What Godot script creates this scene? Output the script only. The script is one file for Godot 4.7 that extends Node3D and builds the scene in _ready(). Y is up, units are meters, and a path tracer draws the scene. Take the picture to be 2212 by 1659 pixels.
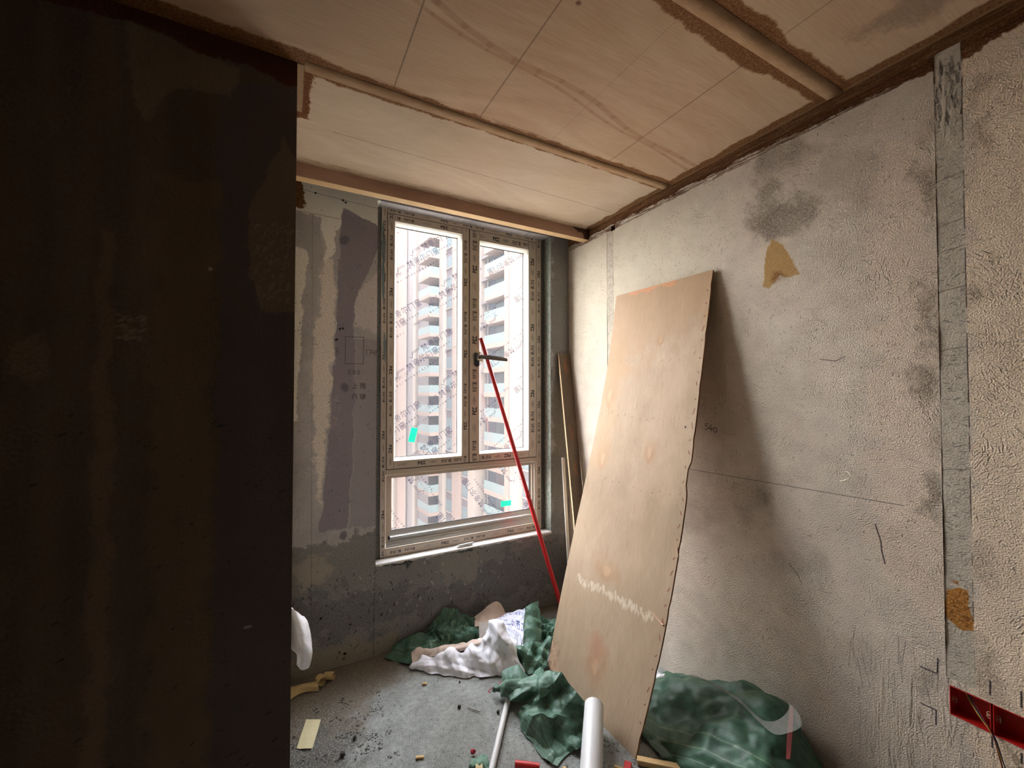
extends Node3D

# ---------------------------------------------------------------- measures (metres; the camera stands at x = 0, z = 0)
const EYE := 1.456          # camera height
const TOP := 2.539          # underside of the plywood ceiling
const ZW := -2.393          # inner face of the window wall
const ZF := -2.468          # face of the window frame
const XR := 1.747           # face of the right wall
const ZD := -1.51           # face of the dark wall on the left
const XD := 0.012           # its corner
const SLAB := 2.72          # underside of the concrete slab above the plywood

var names := {}
var mats := {}


class Canvas:
	# a painted surface: colour and relief, in metres (x to the right, y up, origin at x0, y0)
	var w: int
	var h: int
	var k: float
	var x0: float
	var y0: float
	var rgb := PackedByteArray()
	var hgt := PackedByteArray()
	var warp: FastNoiseLite
	var warp2: FastNoiseLite

	static func noise(seed_: int, freq: float, octaves := 3, kind := FastNoiseLite.TYPE_SIMPLEX_SMOOTH) -> FastNoiseLite:
		var n := FastNoiseLite.new()
		n.seed = seed_
		n.noise_type = kind
		n.frequency = freq
		n.fractal_octaves = octaves
		n.fractal_type = FastNoiseLite.FRACTAL_FBM if octaves > 1 else FastNoiseLite.FRACTAL_NONE
		return n

	func _init(x0_: float, y0_: float, wm: float, hm: float, per_m: float, seed_: int) -> void:
		x0 = x0_
		y0 = y0_
		k = per_m
		w = int(ceil(wm * k))
		h = int(ceil(hm * k))
		warp = noise(seed_ + 90, 7.0, 4)
		warp2 = noise(seed_ + 91, 45.0, 3)

	static func bytes(n: FastNoiseLite, w_: int, h_: int, sx := 1.0, sy := 1.0) -> PackedByteArray:
		# noise image, stretched by sx, sy
		var im := n.get_image(maxi(2, int(w_ / sx)), maxi(2, int(h_ / sy)), false, false, true)
		if sx != 1.0 or sy != 1.0:
			im.resize(w_, h_, Image.INTERPOLATE_BILINEAR)
		im.convert(Image.FORMAT_L8)
		return im.get_data()

	func base(a: Color, b: Color, c: Color, patch: PackedByteArray, tone: PackedByteArray, fine: PackedByteArray, tone_amp: float, fine_amp: float, relief := 0.5) -> void:
		# a..b by patch, towards c by tone; fine gives the grain
		var n := w * h
		rgb.resize(n * 3)
		hgt.resize(n)
		var ar := a.r * 255.0; var ag := a.g * 255.0; var ab := a.b * 255.0
		var br := b.r * 255.0 - ar; var bg := b.g * 255.0 - ag; var bb := b.b * 255.0 - ab
		var cr := c.r * 255.0; var cg := c.g * 255.0; var cb := c.b * 255.0
		var ta := tone_amp / 255.0
		var fa := fine_amp * 255.0 / 255.0
		for i in n:
			var p := patch[i] / 255.0
			p = p * p * (3.0 - 2.0 * p)
			var t := tone[i] * ta
			var f := (fine[i] - 128) * fa
			var r := ar + br * p
			var g := ag + bg * p
			var l := ab + bb * p
			r += (cr - r) * t + f
			g += (cg - g) * t + f
			l += (cb - l) * t + f
			rgb[i * 3] = clampi(int(r), 0, 255)
			rgb[i * 3 + 1] = clampi(int(g), 0, 255)
			rgb[i * 3 + 2] = clampi(int(l), 0, 255)
			hgt[i] = clampi(int(128 + (fine[i] - 128) * relief + (tone[i] - 128) * relief * 0.5), 0, 255)

	func mix(i: int, c: Color, a: float) -> void:
		var j := i * 3
		rgb[j] = clampi(int(rgb[j] + (c.r * 255.0 - rgb[j]) * a), 0, 255)
		rgb[j + 1] = clampi(int(rgb[j + 1] + (c.g * 255.0 - rgb[j + 1]) * a), 0, 255)
		rgb[j + 2] = clampi(int(rgb[j + 2] + (c.b * 255.0 - rgb[j + 2]) * a), 0, 255)

	func poly(pts: Array, c: Color, a: float, edge := 0.01, ragged := 0.02, grain := 0.0, lift := 0) -> void:
		# an irregular patch of colour with its own outline; grain > 0 breaks it up
		var lo := Vector2(1e9, 1e9)
		var hi := -lo
		for p: Vector2 in pts:
			lo = lo.min(p)
			hi = hi.max(p)
		var m := ragged + edge
		var ix0 := clampi(int((lo.x - m - x0) * k), 0, w)
		var ix1 := clampi(int((hi.x + m - x0) * k) + 1, 0, w)
		var iy0 := clampi(int(h - (hi.y + m - y0) * k), 0, h)
		var iy1 := clampi(int(h - (lo.y - m - y0) * k) + 1, 0, h)
		var np := pts.size()
		for iy in range(iy0, iy1):
			var y := y0 + (h - iy - 0.5) / k
			for ix in range(ix0, ix1):
				var x := x0 + (ix + 0.5) / k
				var qx := x + ragged * warp.get_noise_2d(x, y) * 1.6 + ragged * 0.5 * warp2.get_noise_2d(x, y)
				var qy := y + ragged * warp.get_noise_2d(x + 31.0, y) * 1.6 + ragged * 0.5 * warp2.get_noise_2d(x + 17.0, y)
				var inside := false
				var d := 1e9
				var j := np - 1
				for i in np:
					var pi_: Vector2 = pts[i]
					var pj: Vector2 = pts[j]
					if (pi_.y > qy) != (pj.y > qy) and qx < (pj.x - pi_.x) * (qy - pi_.y) / (pj.y - pi_.y) + pi_.x:
						inside = not inside
					var ex := pj.x - pi_.x
					var ey := pj.y - pi_.y
					var wx := qx - pi_.x
					var wy := qy - pi_.y
					var t := clampf((wx * ex + wy * ey) / maxf(ex * ex + ey * ey, 1e-9), 0.0, 1.0)
					var dx := wx - ex * t
					var dy := wy - ey * t
					d = minf(d, dx * dx + dy * dy)
					j = i
				d = sqrt(d) * (1.0 if inside else -1.0)
				var s := clampf(d / edge + 0.5, 0.0, 1.0)
				if s > 0.0:
					if grain > 0.0:
						s *= clampf(1.0 + grain * 2.2 * warp2.get_noise_2d(x * 2.3 + 5.0, y * 2.3), 0.0, 1.3)
					var at := iy * w + ix
					mix(at, c, minf(1.0, s * a))
					if lift:
						hgt[at] = clampi(hgt[at] + int(lift * s), 0, 255)

	func line(p: Vector2, q: Vector2, wide: float, c: Color, a: float, lift := 0) -> void:
		var r := wide * k * 0.5
		var px := (p.x - x0) * k
		var py := h - (p.y - y0) * k
		var qx := (q.x - x0) * k
		var qy := h - (q.y - y0) * k
		var ex := qx - px
		var ey := qy - py
		var l2 := maxf(ex * ex + ey * ey, 1e-6)
		var gain := minf(1.0, r * 2.0)      # thinner than a pixel: fainter
		var reach := maxf(r, 0.5)
		for iy in range(clampi(int(minf(py, qy) - reach - 1), 0, h), clampi(int(maxf(py, qy) + reach + 2), 0, h)):
			for ix in range(clampi(int(minf(px, qx) - reach - 1), 0, w), clampi(int(maxf(px, qx) + reach + 2), 0, w)):
				var wx := ix + 0.5 - px
				var wy := iy + 0.5 - py
				var t := clampf((wx * ex + wy * ey) / l2, 0.0, 1.0)
				var d := Vector2(wx - ex * t, wy - ey * t).length()
				var s := clampf(reach + 0.5 - d, 0.0, 1.0) * gain
				if s > 0.0:
					mix(iy * w + ix, c, s * a)
					if lift:
						hgt[iy * w + ix] = clampi(hgt[iy * w + ix] + int(lift * s), 0, 255)

	func path(pts: Array, wide: float, c: Color, a: float, lift := 0) -> void:
		for i in pts.size() - 1:
			line(pts[i], pts[i + 1], wide, c, a, lift)

	func specks(rng: RandomNumberGenerator, n: int, area: Rect2, length: Vector2, wide: Vector2, angle: Vector2, c: Color, a: Vector2, lift := 0, where: FastNoiseLite = null, over := 0.0) -> void:
		# scratches, pits and grains: short strokes scattered over an area
		for i in n:
			var p := Vector2(rng.randf_range(area.position.x, area.end.x), rng.randf_range(area.position.y, area.end.y))
			var l := rng.randf_range(length.x, length.y)
			var t := rng.randf_range(angle.x, angle.y)
			var wd := rng.randf_range(wide.x, wide.y)
			var al := rng.randf_range(a.x, a.y)
			if where and where.get_noise_2d(p.x, p.y) < over:
				continue
			line(p, p + Vector2(cos(t), sin(t)) * l, wd, c, al, lift)

	func texture() -> ImageTexture:
		return ImageTexture.create_from_image(Image.create_from_data(w, h, false, Image.FORMAT_RGB8, rgb))

	func relief() -> ImageTexture:
		return ImageTexture.create_from_image(Image.create_from_data(w, h, false, Image.FORMAT_L8, hgt))


# ---------------------------------------------------------------- mesh helpers
func st_new() -> SurfaceTool:
	var st := SurfaceTool.new()
	st.begin(Mesh.PRIMITIVE_TRIANGLES)
	return st


func tri(st: SurfaceTool, a: Vector3, b: Vector3, c: Vector3, ua := Vector2.ZERO, ub := Vector2.ZERO, uc := Vector2.ZERO) -> void:
	st.set_uv(ua)
	st.add_vertex(a)
	st.set_uv(ub)
	st.add_vertex(b)
	st.set_uv(uc)
	st.add_vertex(c)


func quad(st: SurfaceTool, a: Vector3, b: Vector3, c: Vector3, d: Vector3, uv := [Vector2.ZERO, Vector2.ZERO, Vector2.ZERO, Vector2.ZERO]) -> void:
	# a b c d clockwise as seen from the front
	tri(st, a, b, c, uv[0], uv[1], uv[2])
	tri(st, a, c, d, uv[0], uv[2], uv[3])


func box(st: SurfaceTool, lo: Vector3, hi: Vector3, bevel := 0.0, xf := Transform3D()) -> void:
	# a box with chamfered edges
	var c := (lo + hi) / 2.0
	var s := (hi - lo) / 2.0
	var b := minf(bevel, minf(s.x, minf(s.y, s.z)) * 0.6)
	st.set_smooth_group(-1)
	var ax := [Vector3.RIGHT, Vector3.UP, Vector3.BACK]
	var face := func(pts: Array) -> void:
		var o := Vector3.ZERO
		for p: Vector3 in pts:
			o += p
		o /= pts.size()
		var nrm: Vector3 = (pts[1] - pts[0]).cross(pts[2] - pts[0])
		if nrm.dot(o) > 0.0:
			pts.reverse()
		for i in range(1, pts.size() - 1):
			tri(st, xf * (c + pts[0]), xf * (c + pts[i]), xf * (c + pts[i + 1]))
	for i in 3:
		var u: Vector3 = ax[(i + 1) % 3]
		var v: Vector3 = ax[(i + 2) % 3]
		var su := s[(i + 1) % 3]
		var sv := s[(i + 2) % 3]
		for g: float in [-1.0, 1.0]:
			var n: Vector3 = ax[i] * g * s[i]
			face.call([n + u * (su - b) + v * (sv - b), n - u * (su - b) + v * (sv - b), n - u * (su - b) - v * (sv - b), n + u * (su - b) - v * (sv - b)])
			if b > 0.0:
				for e: float in [-1.0, 1.0]:
					var m: Vector3 = u * e * su
					face.call([n + u * e * (su - b) + v * (sv - b), n + u * e * (su - b) - v * (sv - b), ax[i] * g * (s[i] - b) + m - v * (sv - b), ax[i] * g * (s[i] - b) + m + v * (sv - b)])
	if b > 0.0:
		for gx: float in [-1.0, 1.0]:
			for gy: float in [-1.0, 1.0]:
				for gz: float in [-1.0, 1.0]:
					face.call([Vector3(gx * s.x, gy * (s.y - b), gz * (s.z - b)), Vector3(gx * (s.x - b), gy * s.y, gz * (s.z - b)), Vector3(gx * (s.x - b), gy * (s.y - b), gz * s.z)])


func tube(st: SurfaceTool, pts: Array, r: float, sides := 10, caps := true, r_end := -1.0) -> void:
	# a round bar along a path
	var n := pts.size()
	var rings := []
	var dir: Vector3 = (pts[1] - pts[0]).normalized()
	var up := Vector3.UP if absf(dir.y) < 0.9 else Vector3.RIGHT
	var lens := 0.0
	st.set_smooth_group(0)
	for i in n:
		var d: Vector3 = ((pts[mini(i + 1, n - 1)] as Vector3) - (pts[maxi(i - 1, 0)] as Vector3)).normalized()
		var s := d.cross(up).normalized()
		up = s.cross(d).normalized()
		if i:
			lens += ((pts[i] as Vector3) - (pts[i - 1] as Vector3)).length()
		var rr := r if r_end < 0.0 else lerpf(r, r_end, i / float(n - 1))
		var ring := []
		for j in sides + 1:
			var t := TAU * j / sides
			ring.append([pts[i] + s * cos(t) * rr + up * sin(t) * rr, Vector2(j / float(sides), lens)])
		rings.append(ring)
	for i in n - 1:
		for j in sides:
			var a: Array = rings[i][j]
			var b: Array = rings[i][j + 1]
			var c: Array = rings[i + 1][j + 1]
			var d2: Array = rings[i + 1][j]
			quad(st, a[0], b[0], c[0], d2[0], [a[1], b[1], c[1], d2[1]])
	if caps:
		st.set_smooth_group(-1)
		for j in sides:
			tri(st, pts[0], rings[0][j + 1][0], rings[0][j][0])
			tri(st, pts[n - 1], rings[n - 1][j][0], rings[n - 1][j + 1][0])
		st.set_smooth_group(0)


func done(st: SurfaceTool, called: String, m: Material, parent: Node = self) -> MeshInstance3D:
	st.generate_normals()
	var o := MeshInstance3D.new()
	o.name = called if parent != self else numbered(called)
	o.mesh = st.commit()
	o.material_override = null
	o.mesh.surface_set_material(0, m)
	parent.add_child(o, true)
	return o


func put_box(called: String, lo: Vector3, hi: Vector3, m: Material, parent: Node = self, bevel := 0.0) -> MeshInstance3D:
	var st := st_new()
	box(st, lo, hi, bevel)
	return done(st, called, m, parent)


func numbered(called: String) -> String:
	names[called] = names.get(called, -1) + 1
	return called if names[called] == 0 else "%s_%03d" % [called, names[called]]


func tag(o: Node, label: String, category: String, group := "", kind := "") -> Node:
	if label:
		o.set_meta("label", label)
	if category:
		o.set_meta("category", category)
	if group:
		o.set_meta("group", group)
	if kind:
		o.set_meta("kind", kind)
	return o


func thing(called: String, label: String, category: String, at := Vector3.ZERO, group := "") -> Node3D:
	var o := Node3D.new()
	o.name = numbered(called)
	add_child(o)
	o.position = at
	tag(o, label, category, group)
	return o


func struct(o: Node, label := "") -> Node:
	o.set_meta("kind", "structure")
	if label:
		o.set_meta("label", label)
	return o


func rgb8(r: int, g: int, b: int) -> Color:
	return Color8(r, g, b)


func mat(c: Color, rough := 0.85, metal := 0.0, key := "") -> StandardMaterial3D:
	var m := StandardMaterial3D.new()
	m.albedo_color = c
	m.roughness = rough
	m.metallic = metal
	m.resource_name = key
	return m


func painted(cv: Canvas, rough := 0.9, relief_cm := 0.2) -> StandardMaterial3D:
	var m := StandardMaterial3D.new()
	m.albedo_texture = cv.texture()
	m.roughness = rough
	m.metallic_specular = 0.35
	m.texture_repeat = false
	if relief_cm > 0.0:
		m.heightmap_enabled = true
		m.heightmap_texture = cv.relief()
		m.heightmap_scale = relief_cm
	return m


func grainy(c1: Color, c2: Color, freq: float, tile: float, rough := 0.85, relief_cm := 0.0, seed_ := 3) -> StandardMaterial3D:
	# a plain mottled material, mapped by world position
	var t := NoiseTexture2D.new()
	t.width = 256
	t.height = 256
	t.seamless = true
	t.noise = Canvas.noise(seed_, freq, 4)
	var g := Gradient.new()
	g.set_color(0, c1)
	g.set_color(1, c2)
	t.color_ramp = g
	var m := StandardMaterial3D.new()
	m.albedo_texture = t
	m.roughness = rough
	m.metallic_specular = 0.4
	m.uv1_triplanar = true
	m.uv1_world_triplanar = true
	m.uv1_scale = Vector3.ONE / tile
	if relief_cm > 0.0:
		var b := NoiseTexture2D.new()
		b.width = 256
		b.height = 256
		b.seamless = true
		b.noise = Canvas.noise(seed_ + 7, freq * 2.0, 4)
		m.heightmap_enabled = true
		m.heightmap_texture = b
		m.heightmap_scale = relief_cm
	return m


func smooth_curve(a: Array, t: float) -> Vector3:
	# Catmull-Rom through the points of a, t from 0 to 1
	var n := a.size() - 1
	var f := clampf(t, 0.0, 1.0) * n
	var i := mini(int(f), n - 1)
	var p1: Vector3 = a[i]
	var p2: Vector3 = a[i + 1]
	var p0: Vector3 = a[i - 1] if i > 0 else p1 * 2.0 - p2
	var p3: Vector3 = a[i + 2] if i + 2 <= n else p2 * 2.0 - p1
	return p1.cubic_interpolate(p2, p0, p3, f - i)


func cloth(st: SurfaceTool, net: Array, nu: int, nv: int, amp: float, freq: float, seed_: int, thick := 0.004, uvs := Vector2.ONE, crease := 0.5, floor_y := 0.003) -> void:
	# a creased sheet with thickness, through a net of points (rows of equal length)
	var n1 := Canvas.noise(seed_, freq, 3)
	# straight folds in several directions, each only where its own mask says so
	var rg := RandomNumberGenerator.new()
	rg.seed = seed_
	var folds := []
	for i in 10:
		var f := freq * rg.randf_range(0.6, 2.4)
		folds.append([Vector3(rg.randf_range(-1, 1), rg.randf_range(-1, 1), rg.randf_range(-1, 1)).normalized() * f, rg.randf() * 9.0, minf(1.0, freq * 0.8 / f), rg.randf() * 50.0])
	var mask := Canvas.noise(seed_ + 3, freq * 0.35, 1)
	var cols := []
	for j in nu + 1:
		var col := []
		for r: Array in net:
			col.append(smooth_curve(r, j / float(nu)))
		cols.append(col)
	var top := []
	for i in nv + 1:
		var row := []
		for j in nu + 1:
			row.append(smooth_curve(cols[j], i / float(nv)))
		top.append(row)
	var nrm := []
	for i in nv + 1:
		var row := []
		for j in nu + 1:
			var du: Vector3 = top[i][mini(j + 1, nu)] - top[i][maxi(j - 1, 0)]
			var dv: Vector3 = top[mini(i + 1, nv)][j] - top[maxi(i - 1, 0)][j]
			row.append(du.cross(dv).normalized())
		nrm.append(row)
	var low := []
	for i in nv + 1:
		var row := []
		for j in nu + 1:
			var p: Vector3 = top[i][j]
			# soft bulges and sharp folds
			var bend := n1.get_noise_3dv(p * 0.6) * 0.25
			var fold := 0.0
			for fd: Array in folds:
				var tt: float = p.dot(fd[0]) + fd[1] + bend
				fold += fd[2] * (absf(tt - floorf(tt) - 0.5) * 4.0 - 1.0) * clampf(mask.get_noise_3dv(p + Vector3(fd[3], 0, 0)) * 2.0 + 0.35, 0.0, 1.0)
			var e: float = amp * (n1.get_noise_3dv(p) * (1.0 - crease) + crease * fold * 0.4)
			var q: Vector3 = p + nrm[i][j] * e
			q.y = maxf(q.y, floor_y + thick)
			top[i][j] = q
			var b: Vector3 = q - nrm[i][j] * thick
			b.y = maxf(b.y, floor_y)
			row.append(b)
		low.append(row)
	st.set_smooth_group(0)
	for i in nv:
		for j in nu:
			var uv := [Vector2(j, i), Vector2(j + 1, i), Vector2(j + 1, i + 1), Vector2(j, i + 1)]
			for m in 4:
				uv[m] = Vector2(uv[m].x / nu, uv[m].y / nv) * uvs
			quad(st, top[i][j], top[i + 1][j], top[i + 1][j + 1], top[i][j + 1], [uv[0], uv[3], uv[2], uv[1]])
			quad(st, low[i][j], low[i][j + 1], low[i + 1][j + 1], low[i + 1][j], uv)
	st.set_smooth_group(1)
	for j in nu:
		quad(st, top[0][j + 1], top[0][j], low[0][j], low[0][j + 1])
		quad(st, top[nv][j], top[nv][j + 1], low[nv][j + 1], low[nv][j])
	for i in nv:
		quad(st, top[i][0], top[i + 1][0], low[i + 1][0], low[i][0])
		quad(st, top[i + 1][nu], top[i][nu], low[i][nu], low[i + 1][nu])


func skin(called: String, o: Vector3, u: Vector3, v: Vector3, n: Vector3, us: Array, vs: Array, holes: Array, cell: float, amp: float, seed_: int, uvr: Rect2, m: Material, parent: Node = self) -> MeshInstance3D:
	# an uneven wall face: a grid over us x vs (metres along u and v), holes = [[u0, u1, v0, v1, depth]], each with its sides
	var cu := []
	var cv := []
	for pair in [[us, cu], [vs, cv]]:
		for i in pair[0].size() - 1:
			var a: float = pair[0][i]
			var b: float = pair[0][i + 1]
			var c := maxi(1, int(round((b - a) / cell)))
			for j in c:
				pair[1].append(lerpf(a, b, j / float(c)))
		pair[1].append(pair[0][-1])
	var n1 := Canvas.noise(seed_, 2.2, 3)
	var n2 := Canvas.noise(seed_ + 1, 14.0, 2)
	var at := func(i: int, j: int) -> Vector3:
		var x: float = cu[j]
		var y: float = cv[i]
		return o + u * x + v * y + n * (amp * (n1.get_noise_2d(x, y) + 0.35 * n2.get_noise_2d(x, y)))
	var hole := func(i: int, j: int) -> float:
		if i < 0 or j < 0 or i >= cv.size() - 1 or j >= cu.size() - 1:
			return -1.0
		var x: float = (cu[j] + cu[j + 1]) / 2.0
		var y: float = (cv[i] + cv[i + 1]) / 2.0
		for hh: Array in holes:
			if x > hh[0] and x < hh[1] and y > hh[2] and y < hh[3]:
				return hh[4]
		return -1.0
	var st := st_new()
	var uv_of := func(i: int, j: int) -> Vector2:
		return Vector2((cu[j] - uvr.position.x) / uvr.size.x, 1.0 - (cv[i] - uvr.position.y) / uvr.size.y)
	for i in cv.size() - 1:
		for j in cu.size() - 1:
			var d: float = hole.call(i, j)
			if d < 0.0:
				st.set_smooth_group(0)
				quad(st, at.call(i + 1, j), at.call(i + 1, j + 1), at.call(i, j + 1), at.call(i, j), [uv_of.call(i + 1, j), uv_of.call(i + 1, j + 1), uv_of.call(i, j + 1), uv_of.call(i, j)])
				continue
			st.set_smooth_group(-1)
			for e in [[i, j - 1, i, j, i + 1, j], [i, j + 1, i + 1, j + 1, i, j + 1], [i - 1, j, i, j + 1, i, j], [i + 1, j, i + 1, j, i + 1, j + 1]]:
				if hole.call(e[0], e[1]) < 0.0:
					var a: Vector3 = at.call(e[2], e[3])
					var b: Vector3 = at.call(e[4], e[5])
					var ua: Vector2 = uv_of.call(e[2], e[3])
					var ub: Vector2 = uv_of.call(e[4], e[5])
					quad(st, a, b, b - n * d, a - n * d, [ua, ub, ub, ua])
	return done(st, called, m, parent)


# ---------------------------------------------------------------- lettering: strokes on a 10 x 10 square, y down
const STROKES := {
	"fan": [[.5,1.8,4.6,1.8],[2.5,.2,2.5,4.8],[2.4,2,.4,4.4],[2.6,2,4.4,3.6],[5.2,1.8,9.5,1.8],[7.3,.2,7.3,4.8],[7.2,2,5.2,4.3],[7.4,2,9.7,4.4],[2.6,5.6,2.5,7.8,.8,9.8],[2.6,5.6,7.4,5.6,7.4,8.8,8,9.6,9.6,9.4,9.7,8.2],[4.2,6.8,5.8,8.2]],
	"di": [[5,0,5,1.2],[1,1.4,9,1.4],[3,2,3.6,3.2],[7,2,6.4,3.2],[1,5,1,3.7,9,3.7,9,5],[2.4,9,2.4,5.9,7.8,5.9,7.8,8.4,7,8.8],[5,4.4,5,10]],
	"er": [[3,.3,1,3.4],[2.6,1.6,9,1.6,8.2,3.2],[5,2.2,5,9.4,4,8.8],[2.9,4.5,1,8],[7,4.5,9.2,8]],
	"men": [[1.5,.3,2.8,1.6],[1,2,1,9.8],[3.6,1,9,1,9,9.4,8,9.2]],
	"chuang": [[5,0,5,1],[1,2.6,1,1.3,9,1.3,9,2.6],[3.6,2,2,3.4],[6.4,2,8,3.4],[1.6,4.2,8.4,4.2,8.4,9.8,1.6,9.8,1.6,4.2],[5,3.4,4,4.2],[4.4,5,2.8,7.2],[4.2,5.8,6.8,5.8,3.2,8.8],[4,7,6.8,8.6]],
	"an": [[5,0,5,1.2],[1,2.8,1,1.6,9,1.6,9,2.8],[4.4,2.8,2.8,6.6,8,9.6],[6.8,4.6,5.4,8,1.4,9.8],[.6,4.8,9.4,4.8]],
	"quan": [[5,.2,.6,4],[5,.2,9.4,4],[2.4,4.6,7.6,4.6],[2.6,6.8,7.4,6.8],[1,9.4,9,9.4],[5,4.6,5,9.4]],
	"shou": [[5,0,5,1.2],[1,2.8,1,1.6,9,1.6,9,2.8],[1,5,9,5],[6.4,3.2,6.4,9.4,5,9],[2.8,6,4,7.6]],
	"hu": [[.4,2.6,3.8,2.6],[2.2,.4,2.2,9.4,1.2,8.8],[.4,6.4,3.8,5.2],[6.6,.2,7.2,1.4],[5,2.2,9,2.2,9,5,5,5],[5,2.2,5,6,4,9.6]],
	"wan": [[.6,1.4,9.4,1.4],[4,1.6,3.6,5,1,9.6],[4,4.4,8.2,4.4,7.8,9,6,8.8]],
	"jia": [[5,0,5,1.2],[1,2.8,1,1.6,9,1.6,9,2.8],[2,3.4,8,3.4],[5,3.4,1,6],[4.4,4.6,5.8,7,5.4,9.6,4.4,9],[4.8,5.6,1,8],[5.6,7,1,9.6],[8,4.4,6,5.8],[6,5.8,9.4,9]],
	"jiang": [[1,1,2,2],[.6,3.8,1.8,4.8],[.8,9,2.6,6],[3.6,1.8,9,1.8],[6.3,1.8,6.3,8.6],[3,8.8,9.6,8.8]],
	"xi": [[.6,1,9.4,1],[1.4,3.2,8.6,3.2,8.6,9.6,1.4,9.6,1.4,3.2],[3.8,1,3.8,4.8,2.6,6.8],[6.2,1,6.2,6,7.8,6.2]],
	"jiu": [[4,.4,3.6,5,.8,9.6],[1,3.2,7,3.2,7,8.6,9.4,8.6,9.4,7]],
	"two": [[2,2.4,8,2.4],[.8,8.6,9.2,8.6]],
	"yan": [[.8,1.6,4.6,1.6],[2.6,.2,2.6,4.4],[.6,4.8,4.8,4.4],[6.4,.2,6.4,4.8],[6.4,1.6,9,2.8],[1.6,5.6,8.4,5.6,8.4,9.4],[1.6,5.6,1.6,9.4],[4,5.6,4,9.4],[6.2,5.6,6.2,9.4],[.4,9.6,9.6,9.6]],
	"shang": [[5,.6,5,9],[5,4.6,8.4,4.6],[.8,9.2,9.2,9.2]],
	"tui": [[.4,2.6,3.8,2.6],[2.2,.4,2.2,9.4,1.2,8.8],[.4,6.4,3.8,5.2],[5.4,.4,4.2,3.4],[5,2.4,5,9.8],[6.8,.4,7.4,1.6],[5,2.6,9.4,2.6],[5,4.8,9.2,4.8],[5,7,9.2,7],[5,9.2,9.6,9.2],[7.2,2.6,7.2,9.2]],
	"bai": [[5,.2,4,2],[1.8,9.4,1.8,2.2,8.2,2.2,8.2,9.4],[1.8,5.8,8.2,5.8]],
	"bo": [[.4,1.4,3.8,1.4],[.6,4.6,3.6,4.6],[.4,8.4,4,7.6],[2.1,1.4,2.1,8],[4.8,2.4,9.2,2.4,8.6,4],[4.8,2.4,4.8,6,3.8,9.6],[6.8,.4,6.8,5],[5,5,8.6,5,5,9.6],[6,6,9.4,9.6]],
	"P": [[1.5,10,1.5,1,7,1,8.2,2.2,8.2,4,7,5.4,1.5,5.4]], "I": [[5,1,5,10]], "C": [[8.4,1.4,3.4,1,1.6,2.6,1.6,8.4,3.4,10,8.4,9.6]],
	"1": [[4,2,5.5,.6,5.2,10]], "7": [[2,1,8,.8,4.6,10]], "4": [[5.5,.6,1.6,6.4,8.6,6],[6.4,3.6,5.8,10]], "5": [[8,.8,3.4,1,2.8,4.6,6,4,7.6,6.6,5.6,9.4,2,9.2]],
	"8": [[7,2.4,4.6,.8,2.8,2.8,7.2,7,5.2,9.8,2.6,8.2,7,2.4]], "0": [[5,1.4,2.4,3.6,2.4,7.6,5,9.4,7.6,7,7.4,3.4,5,1.4]], ".": [[4.6,9,5.2,9.6]], "up": [[2,9,3.4,1,7,9],[5.4,.6,7,3]],
	"O": [[5,1,2,3,2,8,5,10,8,8,8,3,5,1]], "D": [[2,1,2,10,6,9.6,8,7.6,8,3.4,6,1.4,2,1]], "E": [[8,1,2,1,2,10,8,10],[2,5.4,7,5.4]], "R": [[2,10,2,1,7,1.4,8,3.4,7,5.4,2,5.6],[5,5.6,8.4,10]],
	"dot": [[4.4,5,5.6,5.4]], "wave": [[0,6,3,4,7,6.4,10,4]],
}


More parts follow.
